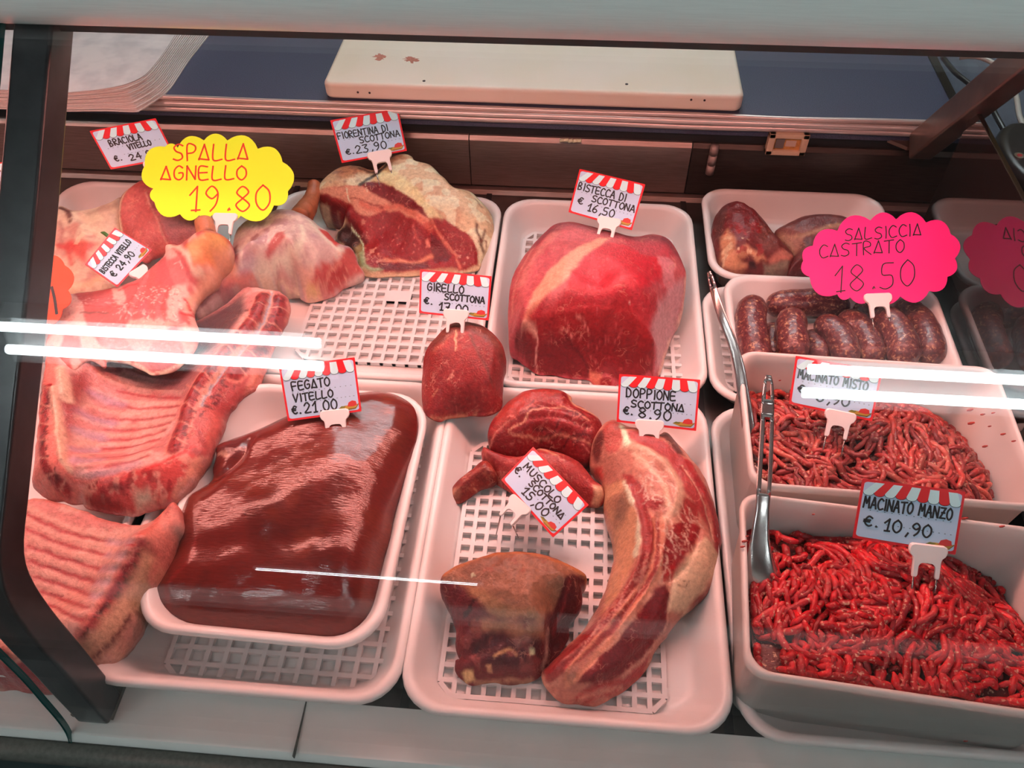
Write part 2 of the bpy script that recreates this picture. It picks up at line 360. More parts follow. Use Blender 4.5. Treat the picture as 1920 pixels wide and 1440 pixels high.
ceiling_lamp(-.8, .8, 1.75, (1.7, 1.8), 'unseen twin tube lamp added on the ceiling just behind the counter')  # added lamp, out of view, to brighten worktop and paper
ceiling_lamp(-.8, .8, 2.35, (2.3, 2.4), 'second unseen twin tube lamp added on the ceiling against the back wall')  # another added lamp, for more light on the cutting board
ceiling_lamp(2.5, 3.6, -1.5, (-1.45, -1.55), 'unseen twin tube lamp added on the ceiling far to the right')  # added fill for front faces, placed outside the glass reflection
ceiling_lamp(-3.6, -2.5, -1.5, (-1.45, -1.55), 'unseen twin tube lamp added on the ceiling far to the left')  # added fill from the left side, also outside the reflection
ceiling_lamp(-1.2, -.30, -1.9, (-1.9,), 'single white tube lamp on the ceiling further back in the shop', .05)

# ---------------------------------------------------------------- the display counter
ctr = empty('display_counter', (0, .6, -.02), 'glass fronted refrigerated butcher counter with dark brackets holding all the trays', 'display counter')
XL, XR = -1.7, .52
b = MB(); b.box((XL, .248, -.03), (.534, 1.04, -.002))
for x in (-.425, -.128, .163): b.box((x - .004, .25, -.002), (x + .004, 1.03, -.0005), 1)
b.build('deck', [M_deck, M_dark], ctr)
b = MB(); b.prism([(.200, -.012), (.205, -.006), (.249, -.001), (.249, -.03), (.2, -.03)], 0, XL, 1.2)
b.box((-.2186, .2005, -.0065), (-.2176, .2488, -.0005), 1); b.build('front_ledge', [M_ledge, M_seal], ctr)
b = MB(); b.prism([(.183, -.016), (.188, -.0105), (.196, -.010), (.2005, -.0135), (.2005, -.03), (.183, -.03)], 0, XL, 1.2); b.build('ledge_seal', M_seal, ctr, True)
b = MB(); b.prism([(.10, -.05), (.135, -.030), (.183, -.026), (.183, -.20), (.10, -.20)], 0, XL, 1.2); b.build('front_rail', M_green, ctr)
# back wall of the case with a step, a panel joint and the dark gap under the worktop
b = MB()
for k, (x0, x1) in enumerate(((XL, -.1565), (-.155, .163), (.1645, .534))):
    b.prism([(1.03, .006), (1.026, .010), (1.026, .086), (1.03, .092), (1.06, .092), (1.06, .006)], 0, x0, x1, 1 if k == 2 else 0)
b.prism([(1.018, -.002), (1.022, .004), (1.06, .004), (1.06, -.002)], 0, XL, .534)
b.build('back_panel', [M_steel, mat('dark_steel', (.07, .05, .042), .36, .6, .5, .3, 30., stretch=(1, 14, 14))], ctr)
b = MB(); b.box((XL, 1.034, .004), (.534, 1.06, .110)); b.build('panel_backing', M_dark, ctr)
wt = None
b = MB(); b.box((XL, 1.028, .1075), (.524, 1.62, .140)); wt = b.build('worktop', M_gran, ctr)
b = MB()
rs = np.random.RandomState(3)
for (y, z, r) in ((1.0265, .1375, .0038), (1.0235, .1305, .0048), (1.0250, .1215, .0046)):
    xs = np.linspace(XL, .521, 60)
    b.tube([(x, y + .0006 * vnoise(np.array([[x * 9, z * 900, 0]]), 5)[0], z + .0012 * vnoise(np.array([[x * 7, z * 700, 3]]), 9)[0]) for x in xs], r, 8)
b.build('edge_trim', mat('trim_steel', (.70, .60, .57), .3, .55, .5), wt, True)
b = MB(); b.box((.512, 1.03, .140), (.524, 1.62, .1420)); b.build('end_trim', M_blk, wt)
# end panel at the right
b = MB(); b.box((.4640, .225, -.002), (.470, .915, .226)); bevel(b.build('end_panel', M_endp, ctr), .001)
# brackets: left one follows the glass, right one climbs from the worktop to the canopy
def strut(name, path, x, wx, dp, m, inner=None):
    pts = catmull([(0, y, z) for y, z in path], .012)
    V = []; n = len(pts)
    for i in range(n):
        t = pts[min(i + 1, n - 1)] - pts[max(i - 1, 0)]; t /= np.linalg.norm(t); q = np.array([0, -t[2], t[1]]) * dp / 2
        for sx, sq in ((-1, -1), (1, -1), (1, 1), (-1, 1)): V.append(pts[i] + q * sq + np.array([x + sx * wx / 2, 0, 0]))
    F = [(4 * i + k, 4 * i + (k + 1) % 4, 4 * i + 4 + (k + 1) % 4, 4 * i + 4 + k) for i in range(n - 1) for k in range(4)] + [(3, 2, 1, 0), tuple(4 * n - 4 + k for k in range(4))]
    return bevel(mk(name, V, F, m, ctr, False), .003, 3, 50)
strut('bracket', [(.227, .0), (.231, .06), (.234, .10), (.237, .15), (.242, .19), (.250, .216), (.264, .234), (.287, .251), (.332, .284), (.397, .331), (.462, .379), (.574, .466), (.625, .505)], -.4035, .030, .028, M_blk)
b = MB(); b.box((-.426, .218, -.001), (-.388, .256, .004)); b.build('bracket_foot', M_seal, ctr)
M_brk = mat('brown_bracket', (.20, .125, .10), .32, .6, .5, .3, 20.)
strut('bracket', [(1.012, .110), (.96, .179), (.90, .258), (.83, .351), (.76, .444), (.71, .510)], .466, .030, .036, M_brk)
b = MB(); b.prism([(.428, 1.030), (.450, 1.012), (.482, 1.012), (.482, 1.036)], 2, .104, .109); b.build('bracket_foot', M_brk, ctr)
# canopy
cp = MB(); cp.prism([(.565, .4685), (.547, .479), (.538, .495), (.536, .525), (.542, .560), (.562, .595), (.75, .60), (.75, .520), (.640, .520), (.634, .4685)], 0, XL, 1.3)
cpo = cp.build('canopy_bar', M_bar, ctr); bevel(cpo, .008, 4, 15)
b = MB(); b.box((XL, .5665, .4635), (1.3, .574, .4685)); b.build('glass_clamp', M_blk, ctr)
b = MB(); b.box((XL, .5745, .4615), (1.3, .584, .4685)); b.box((XL, .5850, .4585), (1.3, .592, .4685)); b.build('lamp_trim', mat('pinkish_trim', (.62, .52, .50), .45, .3), ctr)
b = MB(); b.prism([(.608, .502), (.666, .457), (.670, .462), (.612, .507)], 0, -1.6, .46); lt = b.build('meat_lamp', M_lamp, ctr)
b = MB(); b.prism([(.608, .5095), (.671, .4605), (.678, .469), (.615, .518)], 0, -1.61, .47); b.build('lamp_tray', M_wht, lt)
# curved front glass, two panes meeting at a joint left of the bracket
prof = catmull([(0, y, z) for y, z in [(.186, -.030), (.203, .0), (.211, .06), (.215, .10), (.218, .15), (.222, .19), (.230, .225), (.247, .245), (.276, .266), (.321, .299), (.384, .346), (.451, .396), (.51, .440), (.556, .4758)]], .006)[:, 1:]
def pane(x0, x1, nx, bow):
    n = len(prof); V = []; F = []; mi = []; th = .005
    tn = np.roll(prof, -1, 0) - np.roll(prof, 1, 0); tn[0] = prof[1] - prof[0]; tn[-1] = prof[-1] - prof[-2]; tn /= np.linalg.norm(tn, axis=1)[:, None]
    off = np.c_[tn[:, 1], -tn[:, 0]] * th                                   # towards the inside of the case
    for side in (0, 1):
        for i in range(nx + 1):
            x = x0 + (x1 - x0) * i / nx; e = bow * math.exp(-((x - x0) / .09) ** 2) if bow > 0 else 0
            for k in range(n): q = prof[k] + side * off[k] + np.array([.64, -.76]) * e * (0 if k < 30 else 1) * math.sin(math.pi * min(1, (k - 30) / max(1, n - 31))) ** 1.; V.append((x, q[0], q[1]))
    A = (nx + 1) * n
    for i in range(nx):
        for k in range(n - 1):
            a = i * n + k; F.append((a, a + n, a + n + 1, a + 1)); mi.append(0); a += A; F.append((a, a + 1, a + n + 1, a + n)); mi.append(0)
    def rim(idx, flip):                                     # the cut edges, with corners of their own
        m0 = len(V); V.extend([V[i] for i in idx] + [V[i + A] for i in idx]); L_ = len(idx)
        for i in range(L_ - 1): F.append((m0 + i, m0 + L_ + i, m0 + L_ + i + 1, m0 + i + 1) if flip else (m0 + i, m0 + i + 1, m0 + L_ + i + 1, m0 + L_ + i)); mi.append(1)
    rim(list(range(n)), False); rim([nx * n + k for k in range(n)], True); rim([i * n for i in range(nx + 1)], True); rim([i * n + n - 1 for i in range(nx + 1)], False)
    o = mk('glass_pane', V, F, [M_glass, M_gedge], ctr, True, mi)
    return o
pane(-.4235, .72, 60, .0); pane(XL, -.4255, 24, .0)
b = MB(); b.tube([(-.4245, y + .003, z - .003) for y, z in prof], .0011, 5); b.build('glass_joint', M_blk, ctr)

# ---------------------------------------------------------------- trays and grids
def rrect(x0, y0, x1, y1, r, n=7):
    r = max(r, .001); out = []
    for cx, cy, a in ((x1 - r, y1 - r, 0), (x0 + r, y1 - r, 90), (x0 + r, y0 + r, 180), (x1 - r, y0 + r, 270)):
        for i in range(n + 1): t = math.radians(a + 90 * i / n); out.append((cx + r * math.cos(t), cy + r * math.sin(t)))
    return out
def tray(x0, y0, x1, y1, label, z0=0., h=.04, r=.04, slope=.024, rot=0., name='meat_tray', m=None, group=None):
    cx, cy = (x0 + x1) / 2, (y0 + y1) / 2; e = empty(name, (cx, cy, z0), label, 'tray', group)
    prof_ = [(slope * .95, z0), (slope * .75, z0 + .001), (.010, z0 + h - .010), (.006, z0 + h - .0085), (.0015, z0 + h - .0075), (0, z0 + h - .0045), (.0012, z0 + h - .0012), (.004, z0 + h), (.0075, z0 + h - .001), (.0105, z0 + h - .005), (.013, z0 + h - .011), (slope, z0 + .010), (slope + .004, z0 + .005), (slope + .011, z0 + .0035)]
    V = []; F = []; n = 32
    for o_, z in prof_:
        for q in rrect(x0 + o_, y0 + o_, x1 - o_, y1 - o_, r - o_ * .45): V.append((q[0], q[1], z))
    R = len(prof_)
    for i in range(R - 1): F += [(i * n + k, i * n + (k + 1) % n, (i + 1) * n + (k + 1) % n, (i + 1) * n + k) for k in range(n)]
    F += [tuple(range(n))[::-1], tuple((R - 1) * n + k for k in range(n))]
    if rot:
        c, s_ = math.cos(rot), math.sin(rot); V = [(cx + (x - cx) * c - (y - cy) * s_, cy + (x - cx) * s_ + (y - cy) * c, z) for x, y, z in V]
    mk('shell', V, F, m or M_tray, e); return e
def grid(x0, y0, x1, y1, label, z=.0045, nx=15, ny=18, ch=1, plaque=None):
    e = empty('drain_grid', ((x0 + x1) / 2, (y0 + y1) / 2, z), label, 'drain grid', 'white drain grids lying in the trays')
    b = MB(); wv = .0044; t = .0055; px_, py_ = (x1 - x0 - wv) / nx, (y1 - y0 - wv) / ny; c = px_ * ch; d = py_ * ch
    for i in range(nx + 1):
        x = x0 + i * px_; k = d if i in (0, nx) else 0; b.box((x, y0 + k, z), (x + wv, y1 - k, z + t))
    for j in range(ny + 1):
        y = y0 + j * py_; k = c if j in (0, ny) else 0; b.box((x0 + k, y, z + .0004), (x1 - k, y + wv, z + t - .0003))
    for sx, sy in ((0, 0), (1, 0), (0, 1), (1, 1)):
        ax, ay = (x0 + wv / 2, y0 + d) if not sx else (x1 - wv / 2, y0 + d); bx = x0 + c if not sx else x1 - c; by = y0 + wv / 2
        if sy: ay, by = y1 - d, y1 - wv / 2
        dv = np.array([bx - ax, by - ay]); dv /= np.linalg.norm(dv); q = np.array([-dv[1], dv[0]]) * wv / 2
        b.prism([(ax + q[0], ay + q[1]), (ax - q[0], ay - q[1]), (bx - q[0], by - q[1]), (bx + q[0], by + q[1])], 2, z, z + t - .0001)
    b.build('lattice', M_grid, e)
    if plaque:
        i0, i1, j0, j1 = plaque; b = MB(); b.box((x0 + i0 * px_, y0 + j0 * py_, z + .001), (x0 + i1 * px_ + wv, y0 + j1 * py_ + wv, z + t - .0001)); b.build('blank_plate', M_grid, e)
    return e
tray(-.129, .233, .161, .604, 'white tray under the curved beef rib and the skin-on shank')
grid(-.100, .258, .108, .545, 'white drain grid under the curved beef rib and the skin-on shank', nx=15, ny=20, plaque=(7, 10, 9, 11))
tray(-.418, .236, -.128, .604, 'large white tray underneath the smaller tray of liver')
grid(-.356, .253, -.139, .540, 'white drain grid showing in front of and beside the liver tray', nx=12, ny=18)
tray(-.382, .280, -.148, .578, 'smaller white tray filled by the big brown liver', z0=.0102, h=.042, r=.045, rot=-.02)
tray(-.420, .606, -.100, .958, 'white tray at the back under the lamb shoulders and the bone-in steak')
grid(-.337, .655, -.128, .925, 'white drain grid partly bare below the bone-in steak', nx=13, ny=17, plaque=(6, 8, 7, 8))
tray(-.097, .606, .166, .958, 'white tray at the back under the big round beef joint')
grid(-.068, .628, .148, .920, 'white drain grid under the big round beef joint', nx=15, ny=18)
tray(.168, .606, .455, .80, 'white tray mostly hidden beneath the sausage tray', h=.034)
grid(.188, .64, .40, .775, 'white drain grid glimpsed left of the sausage tray', nx=15, ny=9)
tray(.165, .236, .455, .602, 'white tray beneath the two bins of minced meat', h=.03)
tray(.180, .806, .432, .998, 'white tray at the back right holding two hearts', h=.042, r=.036)
tray(.192, .625, .452, .800, 'white tray of sausages behind the minced meat bins', z0=.0102, h=.045, r=.035, slope=.03)
tray(-.745, .606, -.428, .958, 'white tray at the back left behind the glass bracket')
tray(-.745, .236, -.428, .604, 'white tray at the front left under the lamb ribs')

# ---------------------------------------------------------------- things on the worktop
K1 = lambda pts: [(x / 3, y / 3) for x, y in pts]
b = MB(); zt = .1402; zb = .165
f = [P(610, 186, zt), P(1388, 201, zt)]
x0, y0, x1 = f[0][0], f[0][1] + .0, f[1][0]
b.prism(rrect(x0, y0, x1, 1.42, .012, 5), 2, zt, zb)
M_board = mat('cutting_board', (.88, .80, .70), .42, 0, .4, .0, 5., col2=(.82, .74, .60))
cbo = b.build('cutting_board', M_board); bevel(cbo, .006, 4, 50)
tag(cbo, 'long white plastic cutting board with pink stains lying on the dark worktop', 'cutting board')
M_stain = mat('blood_stain', (.55, .19, .13), .5, noise=.3, nscale=300.); M_hole = mat('nail_hole', (.03, .02, .02), .8)
def blot(px, py, z, rx, ry, seed):
    c = P(px, py, z); r_ = np.random.RandomState(seed); n = 26; pts = []
    for i in range(n): a = 2 * math.pi * i / n; k = r_.uniform(.35, 1.1); pts.append((c[0] + rx * k * math.cos(a), c[1] + ry * k * math.sin(a)))
    b = MB(); b.prism(pts, 2, z - .0004, z + .0002); b.build('stain', M_stain, cbo)
for i, (x, y, rx, ry) in enumerate(((712, 107, .011, .010), (771, 111, .013, .012))): blot(x, y, zb, rx, ry, i)
def hole(a, c, r): b = MB(); b.tube([a, c], r, 10); b.build('peg_hole', M_hole, cbo)
for x, y in ((795, 152), (1175, 158)): c = P(x, y, zb); hole((c[0], c[1], zb - .001), (c[0], c[1], zb + .0004), .0022)
for x, y in ((671, 173), (693, 174), (1296, 187), (1321, 188)): v = onplane(x, y, np.array([0, y0, 0]), np.array([0, -1., 0])); hole((v[0], y0 - .0004, v[2]), (v[0], y0 + .001, v[2]), .0016)
# fanned sheets of printed wrapping paper
M_paper = mat('wrapping_paper', (.74, .70, .69), .6, 0, .3, 0, 26., col2=(.56, .54, .55))
M_ppr2 = mat('paper_edge', (.80, .74, .71), .65, noise=.1, nscale=300.)
pe = empty('paper_stack', (-.85, 1.15, .14), 'fanned stack of pale printed wrapping paper on the worktop', 'wrapping paper')
inn = [(390, 521), (560, 505), (700, 478), (760, 455), (820, 420), (870, 365), (920, 300), (962, 236)]; outr = [(390, 628), (600, 626), (780, 630), (830, 600), (890, 560), (960, 500), (1060, 350), (1155, 228)]
NS = 16
for k in range(NS):
    t = k / (NS - 1); z = .1404 + .034 * t; b = MB(); jit = .003 * math.sin(k * 2.3)
    edge = []
    for (a, bb_) in zip(inn, outr):
        q = P((a[0] * t + bb_[0] * (1 - t)) / 3, (a[1] * t + bb_[1] * (1 - t)) / 3, z); edge.append((q[0], q[1] + jit * .4))
    ed = catmull(edge, .012); last = ed[-1]; dr = ed[-1] - ed[-2]; dr /= np.linalg.norm(dr)
    poly = [(XL, ed[0][1] + .004)] + [tuple(q) for q in ed] + [tuple(last + dr * .16)] + [(XL, last[1] + .15)]
    b.prism(poly, 2, z, z + .0016 if k < NS - 1 else z + .0006); b.build('sheet', M_paper if k == NS - 1 else M_ppr2, pe)
# things beyond the right end
cl = MB(); nxg, nyg = 40, 40; V = []; F = []
for j in range(nyg + 1):
    for i in range(nxg + 1):
        x = .540 + .75 * i / nxg; y = .62 + 1.0 * j / nyg
        z = .12 + .045 * math.sin(3.1 * (x - .5)) + .03 * vnoise(np.array([[x * 6, y * 5, 0]]), 2)[0] + .012 * vnoise(np.array([[x * 22, y * 7, 1]]), 4)[0]
        if i == 0: z = .0
        V.append((x, y, z))
for j in range(nyg):
    for i in range(nxg): a = j * (nxg + 1) + i; F.append((a, a + 1, a + nxg + 2, a + nxg + 1))
M_cloth = mat('blue_grey_cloth', (.085, .095, .125), .75, 0, .3, .2, 40., .2, 300.)
co = mk('cover_cloth', V, F, M_cloth); tag(co, 'blue grey cloth draped beyond the right end of the counter', 'cloth')
sm = co.modifiers.new('thick', 'SOLIDIFY'); sm.thickness = .003
def lay(pts, r, label, m):
    q = catmull([P(x, y, z) for x, y, z in pts], .01); b = MB(); b.tube(q, r, 8); return tag(b.build('power_cable', m, None, True), label, 'cable')
lay([(1768, 108, .16), (1790, 135, .168), (1815, 155, .17), (1850, 185, .172), (1872, 225, .17), (1895, 262, .165), (1915, 270, .16)], .0035, 'dark cable running over the blue grey cloth', M_blk)
lay([(1800, 108, .172), (1830, 106, .176), (1865, 120, .178), (1890, 145, .178), (1905, 180, .175), (1912, 220, .172), (1925, 245, .17)], .0035, 'pale cable looping over the blue grey cloth', mat('pale_cable', (.45, .42, .38), .5))
b = MB(); c = P(1935, 315, .17); n = 20
for i, (r, z) in enumerate(((.030, .11), (.042, .125), (.045, .16), (.040, .19), (.028, .20))): pass
b.prism([(c[0] + .042 * math.cos(2 * math.pi * i / n), c[1] + .075 * math.sin(2 * math.pi * i / n)) for i in range(n)], 2, .13, .19)
sc_ = b.build('counter_scale', M_blk); bevel(sc_, .012, 4); tag(sc_, 'black rounded plastic housing with a small round badge by the cloth', 'device')
q = P(1911, 293, .1902); b = MB(); b.tube([(q[0], q[1], .189), (q[0], q[1], .1915)], .006, 14); b.tube([(q[0], q[1], .1914), (q[0], q[1], .192)], .003, 10, 1); b.build('badge', [M_steel2, mat('badge_red', (.3, .03, .03), .4)], sc_)
# small holder and hinge on the back wall
c0 = onplane(1434, 288, np.array([0, 1.018, 0]), np.array([0, -1., 0])); c1 = onplane(1519, 255, np.array([0, 1.018, 0]), np.array([0, -1., 0]))
th = empty('label_holder', ((c0[0] + c1[0]) / 2, 1.02, (c0[2] + c1[2]) / 2), 'small tan framed holder with an orange insert under the worktop edge', 'holder')
b = MB(); xa, xb, za, zb_ = c0[0], c1[0], min(c0[2], c1[2]) - .001, max(c0[2], c1[2]) + .002; fw_ = .007
for A in (((xa, 1.016, za), (xb, 1.027, za + fw_)), ((xa, 1.016, zb_ - fw_), (xb, 1.027, zb_)), ((xa, 1.016, za), (xa + fw_ * 1.3, 1.027, zb_)), ((xb - fw_ * 1.3, 1.016, za), (xb, 1.027, zb_))): b.box(*A)
bevel(b.build('frame', mat('tan_plastic', (.62, .44, .30), .45), th), .001)
b = MB(); b.box((xa + .006, 1.0205, za + .005), (xb - .006, 1.026, zb_ - .005)); ins = b.build('insert', mat('orange_card', (.60, .27, .07), .5, noise=.45, nscale=120.), th)
b = MB(); xm = (xa + xb) / 2; zm = (za + zb_) / 2
b.box((xm - .016, 1.0195, zm - .007), (xm - .004, 1.0206, zm + .007)); b.build('dark_print', mat('grey_print', (.16, .13, .12), .5), ins)
b = MB(); b.box((xm - .002, 1.0195, zm - .004), (xm + .012, 1.0206, zm + .005)); b.build('pale_print', mat('pale_print', (.55, .38, .30), .5), ins)
b = MB(); h0 = onplane(1330, 327, np.array([0, 1.02, 0]), np.array([0, -1., 0])); h1 = onplane(1333, 272, np.array([0, 1.02, 0]), np.array([0, -1., 0]))
for k in range(3):
    za, zb2 = h0[2] + (h1[2] - h0[2]) * (k + .06) / 3, h0[2] + (h1[2] - h0[2]) * (k + .94) / 3; b.tube([(h0[0], 1.021, za), (h0[0], 1.021, zb2)], .0062, 12)
b.tube([(h0[0], 1.021, h0[2]), (h0[0], 1.021, h1[2])], .0045, 10)
tag(b.build('panel_hinge', mat('grey_hinge', (.30, .22, .20), .4, .3), None, True), 'grey three-knuckle hinge on the dark back wall', 'hinge')
# ---------------------------------------------------------------- the meat
RED, DRED, BRED, SALM, PINK, FAT, CREAM, MEMB, DARK = (150, 30, 32), (105, 20, 24), (192, 48, 44), (206, 88, 76), (226, 135, 118), (236, 166, 142), (222, 158, 128), (204, 128, 122), (52, 16, 15)
MM = meatmat('raw_meat', .36, .06, .40, 420., .26, veins=.3)
MM2 = meatmat('lean_meat', .34, .08, .35, 520., .30, speck=.10, veins=.4)
MF = meatmat('fat_and_skin', .45, .05, .30, 300., .14)
ML = meatmat('liver_skin', .46, 1.0, .13, 260., .22, fib=(.45, 2.2, 1), spec=.15, crough=.13)
def meat(name, label, cat, K, out, base, m, group=None, **kw):
    o = piece(name, K, out, base, m, **kw); return tag(o, label, cat, group)

# liver lying in its own tray
K = (200, 680, 2.25)
lo = [(465, 352, .058), (530, 322, .058), (600, 298, .060), (690, 258, .064), (760, 225, .068), (830, 180, .070), (900, 150, .070), (990, 132, .068), (1070, 126, .066), (1160, 122, .064), (1240, 145, .062), (1296, 190, .059), (1312, 260, .056), (1300, 340, .053), (1270, 440, .048), (1240, 530, .046), (1205, 640, .044), (1190, 740, .042), (1160, 830, .040), (1140, 930, .038), (1110, 1040, .034), (1050, 1120, .031), (960, 1155, .030), (800, 1155, .030), (600, 1145, .030), (450, 1125, .030), (330, 1100, .031), (250, 1060, .033), (195, 1000, .035), (185, 960, .036), (215, 920, .038), (270, 840, .041), (295, 770, .043), (300, 680, .046), (340, 570, .049), (440, 500, .051), (450, 440, .052), (462, 392, .055)]
meat('calf_liver', 'whole glossy brown calf liver filling the smaller white tray', 'liver', K, lo, .0155, ML, col=(110, 28, 22), dome=.016, r=.03, s=.0019, rough=.0004, lump=.0008, lscale=40., seed=1,
     ctrl=[(700, 600, .080), (900, 500, .084), (620, 450, .072), (1050, 400, .082), (1100, 250, .078), (780, 800, .068), (500, 800, .066), (1000, 800, .072), (700, 930, .062), (450, 960, .055), (950, 980, .058), (820, 640, .077)],
     ops=[('B', [(560, 420), (500, 520), (420, 620)], 80, -.0015), ('B', [(300, 780), (480, 770), (700, 740), (900, 730)], 70, -.0022), ('B', [(830, 300), (830, 500), (850, 680)], 110, -.0012), ('B', [(1220, 350), (1130, 520), (1100, 700)], 70, -.001),
          ('B', [(470, 480), (560, 400), (600, 320)], 30, -.004), ('N', (84, 22, 18), 22, .0, .7, .6), ('N', (126, 42, 26), 30, .25, .5, .45),
          ('S', (128, 30, 26), [(375, 740), (345, 830), (290, 890), (255, 940), (262, 1050)], 26, 4, .9), ('S', (105, 34, 24), [(470, 380), (500, 390), (520, 400)], 30, 4, .0), ('F', (205, 120, 100), [(470, 378), (500, 372), (525, 388), (512, 404), (490, 396), (468, 390)], 3),
          ('F', (70, 26, 30), [(470, 392), (540, 400), (590, 340), (600, 310), (520, 335), (480, 360)], 20, .5), ('S', (125, 40, 34), [(1160, 740), (1120, 720), (1060, 700)], 10, 4, .4)])

# bone-in steak with a thick rim of fat
K = (560, 270, 4.8)
fo = [(160, 440, .062), (180, 370, .066), (230, 310, .069), (330, 230, .074), (430, 197, .077), (540, 200, .078), (640, 232, .078), (705, 238, .079), (750, 200, .080), (850, 112, .085), (950, 90, .087), (1020, 112, .087), (1050, 150, .086), (1180, 190, .083), (1290, 290, .080), (1400, 390, .074), (1540, 430, .066), (1620, 500, .060), (1690, 570, .055), (1750, 690, .047), (1745, 830, .038), (1720, 960, .028), (1680, 1010, .022), (1640, 1045, .020), (1630, 1100, .017), (1590, 1130, .016), (1500, 1150, .015), (1440, 1152, .015), (1200, 1165, .014), (1000, 1180, .014), (850, 1182, .014), (700, 1190, .014), (600, 1180, .014), (560, 1150, .015), (540, 1080, .018), (500, 985, .018), (430, 935, .018), (345, 860, .020), (352, 785, .024), (425, 715, .030), (400, 660, .040), (310, 590, .048), (200, 550, .052), (180, 510, .056)]
